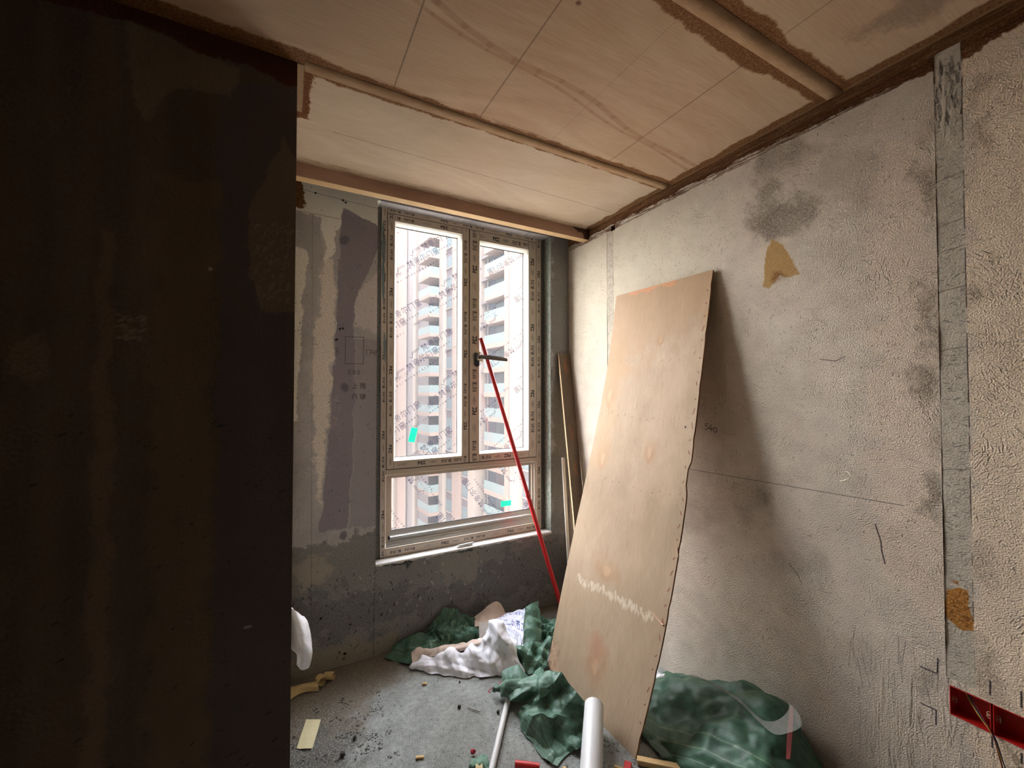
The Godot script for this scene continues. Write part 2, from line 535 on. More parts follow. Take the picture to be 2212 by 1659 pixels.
class Ink:
	# a layer of print: coverage only, k pixels to the metre, origin at the lower left
	var w: int
	var h: int
	var k: float
	var a := PackedByteArray()

	func _init(wm: float, hm: float, per_m: float) -> void:
		k = per_m
		w = int(ceil(wm * k))
		h = int(ceil(hm * k))
		a.resize(w * h)

	func line(p: Vector2, q: Vector2, wide: float, dark := 1.0) -> void:
		var r := wide * k * 0.5
		var px := p.x * k
		var py := h - p.y * k
		var ex := q.x * k - px
		var ey := h - q.y * k - py
		var l2 := maxf(ex * ex + ey * ey, 1e-6)
		var gain := minf(1.0, r * 2.0) * 255.0 * dark
		var reach := maxf(r, 0.5)
		for iy in range(clampi(int(minf(py, py + ey) - reach - 1), 0, h), clampi(int(maxf(py, py + ey) + reach + 2), 0, h)):
			for ix in range(clampi(int(minf(px, px + ex) - reach - 1), 0, w), clampi(int(maxf(px, px + ex) + reach + 2), 0, w)):
				var wx := ix + 0.5 - px
				var wy := iy + 0.5 - py
				var t := clampf((wx * ex + wy * ey) / l2, 0.0, 1.0)
				var s := int(clampf(reach + 0.5 - Vector2(wx - ex * t, wy - ey * t).length(), 0.0, 1.0) * gain)
				var at := iy * w + ix
				if s > a[at]:
					a[at] = s

	func glyph(which: String, at: Vector2, size: float, angle: float, wide: float, dark := 1.0) -> void:
		var x := Vector2(cos(angle), sin(angle)) * size / 10.0
		var y := Vector2(-sin(angle), cos(angle)) * size / 10.0
		for s: Array in STROKES[which]:
			for i in range(0, s.size() - 2, 2):
				line(at + x * (s[i] - 5.0) + y * (5.0 - s[i + 1]), at + x * (s[i + 2] - 5.0) + y * (5.0 - s[i + 3]), wide, dark)

	func picture(ink: Color, ground: Color) -> ImageTexture:
		# ink over ground, both with their own opacity
		var out := PackedByteArray()
		out.resize(w * h * 4)
		for i in w * h:
			var s := a[i] / 255.0
			var al := lerpf(ground.a, ink.a, s)
			var f := s * ink.a / maxf(al, 1e-4)
			out[i * 4] = int(lerpf(ground.r, ink.r, f) * 255.0)
			out[i * 4 + 1] = int(lerpf(ground.g, ink.g, f) * 255.0)
			out[i * 4 + 2] = int(lerpf(ground.b, ink.b, f) * 255.0)
			out[i * 4 + 3] = int(al * 255.0)
		return ImageTexture.create_from_image(Image.create_from_data(w, h, false, Image.FORMAT_RGBA8, out))


func handwriting(cv: Canvas, word: Array, at: Vector2, size: float, step: float, wide: float, c: Color, a: float, slope := 0.0) -> void:
	# pencil or marker figures on a wall; at is the centre of the first
	for n in word.size():
		for s: Array in STROKES[word[n]]:
			for i in range(0, s.size() - 2, 2):
				var p := at + Vector2(n * step, n * step * slope)
				cv.line(p + Vector2(s[i] - 5.0, 5.0 - s[i + 1]) * size / 10.0, p + Vector2(s[i + 2] - 5.0, 5.0 - s[i + 3]) * size / 10.0, wide, c, a)


func film_print(pane: Rect2, first: Vector2, angle: float, v1: Vector2, v2: Vector2, second: Vector2, ground_a: float) -> StandardMaterial3D:
	# the maker's protective film: the same line of print over and over on a slant
	var ink := Ink.new(pane.size.x, pane.size.y, 1150.0)
	var x := Vector2(cos(angle), sin(angle))
	var y := Vector2(-sin(angle), cos(angle))
	var starts := [first]
	if second != Vector2.ZERO:
		starts.append(first + second)
	var step := 0.048
	for base: Vector2 in starts:
		for i in range(-4, 5):
			for j in range(-5, 6):
				var o := base + v1 * i + v2 * j - pane.position
				if not Rect2(-0.35, -0.35, pane.size.x + 0.7, pane.size.y + 0.7).has_point(o):
					continue
				for n in 5:
					ink.glyph(["fan", "di", "er", "men", "chuang"][n], o + x * step * n, 0.043, angle, 0.0032)
				# the mark in front of the name: a double peak
				var m := o - x * 0.085
				ink.line(m + x * -0.03 + y * -0.004, m + x * -0.018 + y * -0.02, 0.0028)
				ink.line(m + x * -0.018 + y * -0.02, m + x * -0.002 + y * 0.012, 0.0028)
				ink.line(m + x * -0.002 + y * 0.012, m + x * 0.048 + y * 0.012, 0.0028)
				ink.line(m + x * -0.008 + y * -0.004, m + x * 0.002 + y * 0.004, 0.0026)
				ink.line(m + x * 0.002 + y * 0.004, m + x * 0.05 + y * 0.004, 0.0026)
				for n in 5:
					ink.glyph(["O", "D", "I", "E", "R"][n], o + x * (-0.115 + 0.019 * n) - y * 0.031, 0.008, angle, 0.0016, 0.75)
				# a row of small print, too small to read
				for n in 15:
					var c := o + x * (-0.13 + 0.0205 * n) - y * 0.058
					ink.glyph(["an", "quan", "men", "hu", "wan"][n % 5] if n % 3 else "chuang", c, 0.0115, angle, 0.0017, 0.6)
				# the insurer's mark in a capsule
				var q := o + x * 0.265 - y * 0.05
				for n in 4:
					ink.glyph(["P", "I", "C", "C"][n], q + x * (0.0105 * n - 0.0157), 0.011, angle, 0.0026, 0.9)
				for e in 13:
					var t0 := TAU * e / 12.0
					var t1 := TAU * (e + 1) / 12.0
					ink.line(q + x * (cos(t0) * 0.012 + signf(cos(t0)) * 0.022) + y * sin(t0) * 0.013, q + x * (cos(t1) * 0.012 + signf(cos(t1)) * 0.022) + y * sin(t1) * 0.013, 0.0012, 0.4)
				for n in 3:
					ink.glyph(["an", "hu", "quan"][n], q + x * (0.052 + 0.017 * n), 0.011, angle, 0.0016, 0.5)
	var mt := StandardMaterial3D.new()
	mt.albedo_texture = ink.picture(Color(0.20, 0.19, 0.24, 0.85), Color(0.93, 0.94, 0.97, ground_a))
	mt.transparency = BaseMaterial3D.TRANSPARENCY_ALPHA
	mt.roughness = 0.45
	mt.texture_repeat = false
	mt.backlight_enabled = true
	mt.backlight = Color(0.9, 0.9, 0.9)
	return mt


func tape_print() -> StandardMaterial3D:
	# the protective tape on the frame: insurer's mark and slogan, 0.46 m repeat, 34 mm wide
	var ink := Ink.new(0.46, 0.034, 2200.0)
	for n in 4:
		ink.glyph(["P", "I", "C", "C"][n], Vector2(0.03 + n * 0.0118 - (0.003 if n == 2 else 0.0), 0.0175), 0.0145, 0.0, 0.0042)
	var word := ["an", "quan", "men", "chuang", "dot", "shou", "hu", "wan", "jia"]
	for n in word.size():
		ink.glyph(word[n], Vector2(0.178 + n * 0.0165, 0.0175), 0.0155, 0.0, 0.0021, 0.85)
	var rng := RandomNumberGenerator.new()
	rng.seed = 5
	for s in [[0.085, 0.155], [0.345, 0.44]]:
		for n in 12:
			var x: float = rng.randf_range(s[0], s[1] - 0.03)
			var y := rng.randf_range(0.011, 0.024)
			ink.line(Vector2(x, y), Vector2(x + rng.randf_range(0.01, 0.03), y + rng.randf_range(-0.001, 0.001)), 0.0016, 0.3)
	var m := StandardMaterial3D.new()
	m.albedo_texture = ink.picture(Color8(38, 34, 34, 255), Color8(196, 184, 168, 255))
	m.roughness = 0.42
	m.texture_repeat = true
	return m


func strip(st: SurfaceTool, a: Vector3, b: Vector3, side: Vector3, wide: float, shift: float, thick := 0.0006, period := 0.46) -> void:
	# a thin printed tape from a to b on a frame face; side points across, thickness towards the room
	var z := Vector3(0, 0, thick)
	var l := (b - a).length()
	var s := side * wide / 2.0
	var u0 := shift
	var u1 := shift + l / period
	st.set_smooth_group(-1)
	quad(st, a + s + z, b + s + z, b - s + z, a - s + z, [Vector2(u0, 0), Vector2(u1, 0), Vector2(u1, 1), Vector2(u0, 1)])
	quad(st, a - s + z, b - s + z, b - s, a - s)
	quad(st, b + s + z, a + s + z, a + s, b + s)


func member(parent: Node, called: String, x0: float, x1: float, y0: float, y1: float, zf: float, depth: float, m: Material, tape: Material, shift: float, flip := false) -> void:
	# one bar of a frame or sash with its printed tape
	var o := put_box(called, Vector3(x0, y0, zf - depth), Vector3(x1, y1, zf), m, parent, 0.0025)
	if tape == null:
		return
	var st := st_new()
	var cx := (x0 + x1) / 2.0
	var cy := (y0 + y1) / 2.0
	if y1 - y0 > x1 - x0:
		var a := Vector3(cx, y0 + 0.004, zf)
		var b := Vector3(cx, y1 - 0.004, zf)
		if flip:
			strip(st, a, b, Vector3.LEFT, x1 - x0 - 0.005, shift)
		else:
			strip(st, b, a, Vector3.RIGHT, x1 - x0 - 0.005, shift)
	else:
		var a := Vector3(x0 + 0.004, cy, zf)
		var b := Vector3(x1 - 0.004, cy, zf)
		if flip:
			strip(st, b, a, Vector3.DOWN, y1 - y0 - 0.005, shift)
		else:
			strip(st, a, b, Vector3.UP, y1 - y0 - 0.005, shift)
	done(st, "protective_tape", tape, parent if parent.name != "window_1" else o)


# ---------------------------------------------------------------- painted surfaces
func v2s(flat: Array) -> Array:
	var out := []
	for i in range(0, flat.size(), 2):
		out.append(Vector2(flat[i], flat[i + 1]))
	return out


func rng_of(seed_: int) -> RandomNumberGenerator:
	var r := RandomNumberGenerator.new()
	r.seed = seed_
	return r


func disc(c: Vector2, rx: float, ry: float, n := 12) -> Array:
	var out := []
	for i in n:
		out.append(c + Vector2(cos(TAU * i / n) * rx, sin(TAU * i / n) * ry))
	return out


func paint_right_wall() -> Canvas:
	# x = z + 2.393 along the wall, y up
	var cv := Canvas.new(0.0, 0.0, 2.15, 2.56, 680.0, 11)
	cv.base(rgb8(216, 204, 186), rgb8(220, 203, 185), rgb8(188, 177, 163), Canvas.bytes(Canvas.noise(1, 0.006, 3), cv.w, cv.h), Canvas.bytes(Canvas.noise(2, 0.012, 5), cv.w, cv.h), Canvas.bytes(Canvas.noise(3, 0.32, 3), cv.w, cv.h), 0.75, 0.22, 0.9)
	var r := rng_of(21)
	var o := 2.393
	# warmer render beyond the chase, olive render towards the corner
	cv.poly([Vector2(o - 0.435, 0), Vector2(o - 0.435, 2.6), Vector2(2.3, 2.6), Vector2(2.3, 0)], rgb8(232, 210, 182), 0.8, 0.03, 0.03)
	cv.poly(v2s([1.72, 0.9, 1.76, 2.3, 1.9, 2.3, 1.9, 0.7]), rgb8(224, 200, 176), 0.5, 0.05, 0.04, 0.3)
	cv.poly(v2s([0.0, 1.5, 0.0, 2.5, 1.2, 2.5, 1.1, 1.9, 0.5, 1.7]), rgb8(208, 203, 180), 0.45, 0.25, 0.1)
	# trowel marks: fields of short strokes that follow the sweep of the trowel
	var where := Canvas.noise(31, 2.6, 2)
	for f in 620:
		var c := Vector2(r.randf_range(0.0, 2.15), r.randf_range(0.0, 2.5))
		var ang := 2.2 * where.get_noise_2d(c.x * 0.5, c.y * 0.5) * 3.0 + r.randf_range(-0.5, 0.5)
		var size := r.randf_range(0.03, 0.10)
		var dense := r.randi_range(14, 46)
		var strong := r.randf_range(0.2, 1.0)
		for i in dense:
			var q := c + Vector2(r.randfn(), r.randfn()) * size * 0.5
			var a2 := ang + r.randfn() * 0.22
			var l := r.randf_range(0.004, 0.018)
			var d := Vector2(cos(a2), sin(a2)) * l
			var s := Vector2(-d.y, d.x).normalized() * 0.0022
			cv.line(q, q + d, r.randf_range(0.0012, 0.0026), rgb8(142, 128, 110), 0.42 * strong, -52)
			cv.line(q + s, q + d + s, r.randf_range(0.0012, 0.0024), rgb8(230, 216, 194), 0.36 * strong, 44)
	# pits
	cv.specks(r, 1500, Rect2(0, 0, 2.15, 2.5), Vector2(0.0005, 0.004), Vector2(0.001, 0.003), Vector2(0, TAU), rgb8(96, 86, 76), Vector2(0.3, 0.75), -50)
	where.seed = 61
	cv.specks(r, 5200, Rect2(0, 0, 2.15, 2.5), Vector2(0.003, 0.011), Vector2(0.001, 0.0026), Vector2(0.9, 2.2), rgb8(96, 88, 78), Vector2(0.25, 0.7), -50, where, 0.3)
	# grey damp blotches, mould
	for b in [[1.45, 2.16, 0.13, 0.075, 0.62], [1.40, 2.22, 0.07, 0.10, 0.5], [1.385, 2.36, 0.05, 0.09, 0.4], [1.50, 2.40, 0.07, 0.05, 0.35], [1.43, 2.43, 0.10, 0.04, 0.3], [1.72, 2.19, 0.06, 0.1, 0.2], [1.62, 2.3, 0.05, 0.1, 0.2], [1.88, 2.257, 0.02, 0.05, 0.4], [1.885, 2.10, 0.016, 0.05, 0.75], [1.876, 1.74, 0.018, 0.045, 0.7], [1.885, 1.64, 0.016, 0.06, 0.75], [1.86, 1.48, 0.035, 0.05, 0.7], [1.885, 1.155, 0.022, 0.03, 0.65], [1.88, 1.10, 0.02, 0.035, 0.65], [1.885, 1.30, 0.012, 0.04, 0.5], [1.995, 2.35, 0.016, 0.02, 0.65], [1.985, 2.207, 0.014, 0.03, 0.7], [1.99, 1.76, 0.018, 0.04, 0.7], [1.985, 0.95, 0.02, 0.05, 0.4], [1.99, 0.70, 0.022, 0.04, 0.6], [1.86, 0.56, 0.02, 0.05, 0.5], [2.0, 0.63, 0.03, 0.02, 0.6], [1.0, 0.85, 0.12, 0.09, 0.2], [1.5, 0.8, 0.1, 0.05, 0.25], [1.3, 0.98, 0.05, 0.09, 0.25], [1.36, 1.03, 0.012, 0.02, 0.8]]:
		cv.poly(disc(Vector2(b[0], b[1]), b[2], b[3]), rgb8(104, 94, 82), b[4] * 0.75, 0.05, 0.035, 0.45)
	# ochre remains of glue and render
	var tan := []
	for p in [[-0.983, 2.094], [-0.941, 2.05], [-0.888, 1.938], [-0.879, 1.921], [-0.926, 1.915], [-0.955, 1.93], [-0.976, 1.905], [-0.998, 1.885], [-1.021, 1.899], [-1.012, 2.014]]:
		tan.append(Vector2(p[0] + o, p[1]))
	cv.poly(tan, rgb8(176, 140, 88), 0.95, 0.004, 0.006, 0.15, 40)
	cv.poly(disc(Vector2(o - 0.965, 1.925), 0.028, 0.022), rgb8(120, 78, 44), 0.6, 0.02, 0.015, 0.6)
	# lime runs low on the wall
	cv.poly(v2s([1.64, 0.52, 1.67, 0.52, 1.80, 0.36, 1.76, 0.36]), rgb8(206, 194, 178), 0.6, 0.02, 0.03, 0.6)
	cv.specks(r, 160, Rect2(1.72, 0.1, 0.2, 0.35), Vector2(0.05, 0.16), Vector2(0.002, 0.006), Vector2(1.45, 1.7), rgb8(208, 192, 172), Vector2(0.2, 0.55), 30)
	cv.specks(r, 120, Rect2(1.65, 0.1, 0.35, 0.5), Vector2(0.03, 0.1), Vector2(0.001, 0.003), Vector2(1.4, 1.75), rgb8(110, 98, 86), Vector2(0.2, 0.5), -30)
	# a snapped chalk line, scratches, a figure in marker
	cv.line(Vector2(o - 1.42, 1.076), Vector2(o - 0.58, 1.091), 0.0022, rgb8(80, 74, 68), 0.75)
	cv.path(v2s([1.738, 1.01, 1.752, 0.957, 1.754, 0.927, 1.762, 0.887]), 0.0035, rgb8(62, 54, 50), 0.9, -60)
	cv.path(v2s([1.46, 0.78, 1.49, 0.75, 1.505, 0.72]), 0.002, rgb8(70, 64, 58), 0.8, -40)
	cv.path(v2s([1.58, 1.58, 1.605, 1.575, 1.63, 1.57, 1.66, 1.585]), 0.003, rgb8(90, 82, 74), 0.7, -40)
	handwriting(cv, [".", "5", "4", "0"], Vector2(o - 1.318, 1.30), 0.032, 0.023, 0.0024, rgb8(36, 32, 34), 0.9, -0.25)
	# marker ticks round the junction boxes
	var t := [-0.549, 0.598, -0.512, 0.598, -0.508, 0.645, -0.51, 0.602, -0.548, 0.485, -0.515, 0.487, -0.514, 0.487, -0.515, 0.443, -0.401, 0.643, -0.402, 0.605, -0.345, 0.648, -0.345, 0.607, -0.4, 0.489, -0.4, 0.46, -0.347, 0.483, -0.347, 0.458]
	for i in range(0, t.size(), 4):
		cv.line(Vector2(t[i] + o, t[i + 1]), Vector2(t[i + 2] + o, t[i + 3]), 0.0032, rgb8(38, 32, 42), 0.92)
	# brown primer brushed along the ceiling, the joint tape showing through
	var low := [Vector2(-0.1, 2.6)]
	for p in [-2.5, 2.492, -2.035, 2.494, -1.648, 2.488, -1.349, 2.489, -1.111, 2.485, -0.918, 2.479, -0.727, 2.466, -0.623, 2.462, -0.508, 2.451, -0.408, 2.451, -0.2, 2.451].size() / 2:
		var q := [-2.5, 2.492, -2.035, 2.494, -1.648, 2.488, -1.349, 2.489, -1.111, 2.485, -0.918, 2.479, -0.727, 2.466, -0.623, 2.462, -0.508, 2.451, -0.408, 2.451, -0.2, 2.451]
		low.append(Vector2(q[p * 2] + o, q[p * 2 + 1]))
	low.append(Vector2(2.3, 2.6))
	cv.poly(low, rgb8(96, 56, 26), 0.93, 0.004, 0.012, 0.2)
	cv.specks(r, 900, Rect2(0, 2.46, 2.15, 0.08), Vector2(0.03, 0.12), Vector2(0.0015, 0.004), Vector2(-0.04, 0.04), rgb8(60, 30, 14), Vector2(0.2, 0.6))
	cv.poly(v2s([-0.1, 2.505, -0.1, 2.56, 2.3, 2.56, 2.3, 2.498]), rgb8(152, 122, 84), 0.6, 0.004, 0.004, 0.9)
	cv.specks(r, 1300, Rect2(0, 2.495, 2.15, 0.045), Vector2(0.02, 0.09), Vector2(0.0015, 0.003), Vector2(-0.04, 0.04), rgb8(84, 50, 24), Vector2(0.2, 0.6))
	return cv


func paint_window_wall() -> Canvas:
	var cv := Canvas.new(0.0, 0.0, 1.76, 2.74, 480.0, 12)
	cv.base(rgb8(190, 187, 186), rgb8(175, 172, 173), rgb8(148, 146, 147), Canvas.bytes(Canvas.noise(5, 0.006, 3), cv.w, cv.h), Canvas.bytes(Canvas.noise(6, 0.025, 4), cv.w, cv.h), Canvas.bytes(Canvas.noise(7, 0.25, 3), cv.w, cv.h), 0.4, 0.12, 0.8)
	var r := rng_of(22)
	# bare aerated blocks at the top, thin coat elsewhere
	cv.poly(v2s([-0.1, 2.8, 0.45, 2.8, 0.45, 2.309, 0.419, 2.36, 0.255, 2.44, 0.216, 2.324, 0.205, 2.2, 0.154, 2.139, 0.13, 2.382, 0.021, 2.40, -0.1, 2.4]), rgb8(238, 238, 228), 0.9, 0.006, 0.012)
	cv.poly(v2s([-0.1, 2.24, 0.077, 2.188, 0.06, 1.955, 0.042, 1.665, 0.03, 1.308, -0.1, 1.3]), rgb8(238, 238, 226), 0.9, 0.006, 0.012, 0.25)
	cv.poly(v2s([0.132, 2.16, 0.211, 2.172, 0.205, 1.821, 0.192, 1.45, 0.165, 1.085, 0.15, 0.85, 0.118, 1.1, 0.105, 1.572, 0.125, 1.817]), rgb8(230, 220, 206), 0.75, 0.012, 0.018, 0.4)
	cv.poly(v2s([0.30, 1.95, 0.45, 2.15, 0.45, 1.78, 0.31, 1.83]), rgb8(210, 203, 203), 0.7, 0.01, 0.02, 0.5)
	cv.poly(v2s([0.021, 2.36, 0.13, 2.357, 0.164, 2.264, 0.15, 2.1, 0.1, 2.0, 0.07, 2.2, 0.03, 2.24]), rgb8(169, 167, 164), 0.75, 0.006, 0.01)
	cv.poly(v2s([0.255, 2.463, 0.235, 2.40, 0.233, 2.226, 0.222, 1.973, 0.208, 1.673, 0.192, 1.328, 0.168, 0.963, 0.144, 0.724, 0.28, 0.728, 0.301, 1.074, 0.312, 1.5, 0.305, 1.83, 0.31, 1.95, 0.366, 2.093, 0.434, 2.285, 0.45, 2.385]), rgb8(138, 131, 140), 0.92, 0.005, 0.008, 0.1)
	cv.poly(v2s([0.285, 0.72, 0.305, 1.1, 0.31, 1.75, 0.45, 1.75, 0.45, 0.72]), rgb8(153, 148, 153), 0.8, 0.008, 0.012, 0.1)
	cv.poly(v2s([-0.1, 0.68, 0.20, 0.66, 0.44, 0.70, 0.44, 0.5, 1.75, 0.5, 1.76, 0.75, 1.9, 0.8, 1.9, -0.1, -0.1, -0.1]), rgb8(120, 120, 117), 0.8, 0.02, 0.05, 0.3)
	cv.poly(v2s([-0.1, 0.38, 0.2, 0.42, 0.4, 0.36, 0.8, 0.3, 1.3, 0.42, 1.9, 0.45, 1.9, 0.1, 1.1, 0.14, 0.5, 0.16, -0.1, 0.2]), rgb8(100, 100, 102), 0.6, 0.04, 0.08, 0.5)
	cv.poly(v2s([1.60, 2.6, 1.60, 0.5, 1.80, 0.5, 1.80, 2.6]), rgb8(126, 124, 119), 0.7, 0.02, 0.03, 0.5)
	cv.poly(v2s([0.03, 0.46, 0.18, 0.48, 0.2, 0.58, 0.0, 0.6]), rgb8(179, 167, 149), 0.5, 0.03, 0.04, 0.5)
	cv.poly(v2s([0.82, 0.30, 1.03, 0.28, 1.05, 0.5, 0.80, 0.48]), rgb8(147, 143, 134), 0.6, 0.01, 0.02, 0.3)
	cv.poly(v2s([-0.1, -0.1, -0.1, 0.10, 0.55, 0.12, 0.55, -0.1]), rgb8(147, 138, 117), 0.6, 0.02, 0.03, 0.4)
	cv.poly(v2s([0.86, 0.505, 0.86, 0.485, 1.02, 0.48, 1.02, 0.50]), rgb8(52, 56, 58), 0.8, 0.01, 0.012, 0.5)
	cv.poly(v2s([0.46, 0.505, 0.46, 0.48, 0.60, 0.47, 0.61, 0.44, 0.62, 0.47, 0.66, 0.49, 0.66, 0.505]), rgb8(52, 56, 58), 0.8, 0.008, 0.012, 0.5)
	# block joints, pencil lines
	cv.line(Vector2(0.02, 2.515), Vector2(0.43, 2.495), 0.003, rgb8(138, 126, 111), 0.7)
	cv.path(v2s([0.0, 2.40, 0.12, 2.398, 0.24, 2.395]), 0.004, rgb8(158, 145, 123), 0.6)
	cv.line(Vector2(0.097, 2.395), Vector2(0.105, 1.0), 0.003, rgb8(126, 115, 96), 0.5)
	cv.line(Vector2(0.105, 1.0), Vector2(0.11, 0.2), 0.003, rgb8(92, 89, 87), 0.5)
	cv.line(Vector2(0.425, 0.49), Vector2(0.42, 0.0), 0.004, rgb8(60, 58, 56), 0.5)
	cv.specks(r, 3000, Rect2(0, 1.0, 0.24, 1.25), Vector2(0.003, 0.01), Vector2(0.001, 0.002), Vector2(0, TAU), rgb8(238, 238, 238), Vector2(0.15, 0.4), 30, Canvas.noise(71, 4.0, 2), 0.05)
	cv.specks(r, 700, Rect2(0, 0, 1.75, 2.6), Vector2(0.001, 0.008), Vector2(0.0015, 0.004), Vector2(0, TAU), rgb8(48, 44, 42), Vector2(0.3, 0.8), -50)
	cv.specks(r, 260, Rect2(0, 0.02, 1.75, 0.45), Vector2(0.004, 0.02), Vector2(0.002, 0.006), Vector2(0.6, 2.4), rgb8(40, 38, 36), Vector2(0.3, 0.8), -50)
	cv.specks(r, 40, Rect2(0.3, 0.2, 0.9, 0.25), Vector2(0.004, 0.02), Vector2(0.003, 0.007), Vector2(0.6, 2.4), rgb8(233, 225, 200), Vector2(0.3, 0.6))
	for d in [Vector2(0.256, 2.288), Vector2(0.262, 1.483), Vector2(0.262, 0.693)]:
		cv.poly(disc(d, 0.02, 0.024), rgb8(97, 95, 105), 0.75, 0.012, 0.006)
	for d in [Vector2(0.11, 2.51), Vector2(0.245, 2.503), Vector2(0.26, 2.495), Vector2(0.235, 1.80), Vector2(0.25, 1.805), Vector2(0.22, 1.74), Vector2(0.155, 0.275), Vector2(0.46, 0.22), Vector2(0.30, 0.21)]:
		cv.poly(disc(d, 0.006, 0.006), rgb8(24, 20, 20), 0.95, 0.003, 0.004)
	# brown primer that ran over the edge of the ceiling
	cv.poly(v2s([-0.05, 2.6, 0.06, 2.6, 0.058, 2.50, 0.05, 2.455, 0.06, 2.43, -0.05, 2.40]), rgb8(104, 66, 28), 0.9, 0.006, 0.02, 0.3)
	# the plasterer's pencil notes
	var ink := rgb8(50, 46, 48)
	cv.path(v2s([0.263, 1.759, 0.358, 1.762, 0.356, 1.614, 0.263, 1.613, 0.263, 1.759]), 0.0026, ink, 0.7)
	handwriting(cv, ["1", "7", "4", "5"], Vector2(0.372, 1.682), 0.03, 0.018, 0.0022, ink, 0.75, -0.05)
	handwriting(cv, ["5", "8", "0"], Vector2(0.285, 1.568), 0.026, 0.023, 0.0022, ink, 0.8)
	handwriting(cv, ["shang", "tui"], Vector2(0.312, 1.495), 0.034, 0.043, 0.0024, ink, 0.8)
	handwriting(cv, ["bai", "bo"], Vector2(0.312, 1.435), 0.034, 0.043, 0.0024, ink, 0.8)
	handwriting(cv, ["up"], Vector2(0.224, 1.68), 0.04, 0.02, 0.0022, ink, 0.6)
	return cv


func paint_dark_wall() -> Canvas:
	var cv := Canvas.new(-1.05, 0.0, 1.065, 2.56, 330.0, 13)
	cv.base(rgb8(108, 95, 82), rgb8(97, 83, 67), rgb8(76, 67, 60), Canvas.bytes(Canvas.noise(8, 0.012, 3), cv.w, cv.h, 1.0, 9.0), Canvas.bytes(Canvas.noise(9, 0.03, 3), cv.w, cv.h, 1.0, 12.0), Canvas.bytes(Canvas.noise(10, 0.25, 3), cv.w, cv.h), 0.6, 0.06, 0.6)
	var r := rng_of(23)
	# broad vertical sweeps of the float
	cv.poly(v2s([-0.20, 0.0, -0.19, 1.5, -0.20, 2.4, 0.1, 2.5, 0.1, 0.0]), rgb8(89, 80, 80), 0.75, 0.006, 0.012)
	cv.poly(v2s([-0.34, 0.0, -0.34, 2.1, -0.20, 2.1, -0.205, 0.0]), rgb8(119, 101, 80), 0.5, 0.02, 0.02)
	cv.poly(v2s([-0.47, 0.1, -0.46, 1.9, -0.43, 1.9, -0.42, 0.0]), rgb8(128, 107, 89), 0.6, 0.012, 0.015, 0.3)
	cv.poly(v2s([-0.11, 2.05, -0.12, 1.83, -0.08, 1.72, 0.02, 1.72, 0.03, 2.2, -0.02, 2.28]), rgb8(125, 109, 90), 0.7, 0.006, 0.012, 0.2)
	cv.poly(v2s([-0.42, 2.50, -0.40, 2.32, -0.36, 2.22, -0.32, 2.33, -0.16, 2.37, -0.14, 2.46]), rgb8(122, 111, 92), 0.7, 0.006, 0.012, 0.2)
	cv.poly(v2s([-0.63, 1.52, -0.60, 1.60, -0.56, 1.62, -0.54, 1.55, -0.58, 1.46]), rgb8(130, 117, 98), 0.5, 0.02, 0.02, 0.5)
	cv.specks(r, 120, Rect2(-0.1, 1.74, 0.1, 0.25), Vector2(0.004, 0.02), Vector2(0.002, 0.004), Vector2(0.6, 1.4), rgb8(176, 158, 136), Vector2(0.2, 0.5), 50)
	cv.specks(r, 60, Rect2(-0.42, 1.60, 0.06, 0.07), Vector2(0.004, 0.02), Vector2(0.002, 0.004), Vector2(0.2, 0.9), rgb8(180, 160, 140), Vector2(0.2, 0.5), 50)
	cv.specks(r, 160, Rect2(-1.0, 0.0, 1.0, 1.4), Vector2(0.002, 0.014), Vector2(0.002, 0.005), Vector2(0.1, 0.9), rgb8(40, 34, 32), Vector2(0.3, 0.8), -40)
	cv.poly(disc(Vector2(-0.212, 1.825), 0.006, 0.006), rgb8(170, 156, 130), 0.9, 0.003, 0.002)
	cv.poly(disc(Vector2(-0.105, 0.74), 0.012, 0.004), rgb8(190, 176, 158), 0.8, 0.003, 0.003)
	# brown primer below the ceiling
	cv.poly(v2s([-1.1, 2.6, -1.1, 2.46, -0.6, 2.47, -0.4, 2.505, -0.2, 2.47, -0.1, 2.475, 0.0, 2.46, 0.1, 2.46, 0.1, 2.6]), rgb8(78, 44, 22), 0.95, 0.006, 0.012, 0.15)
	return cv


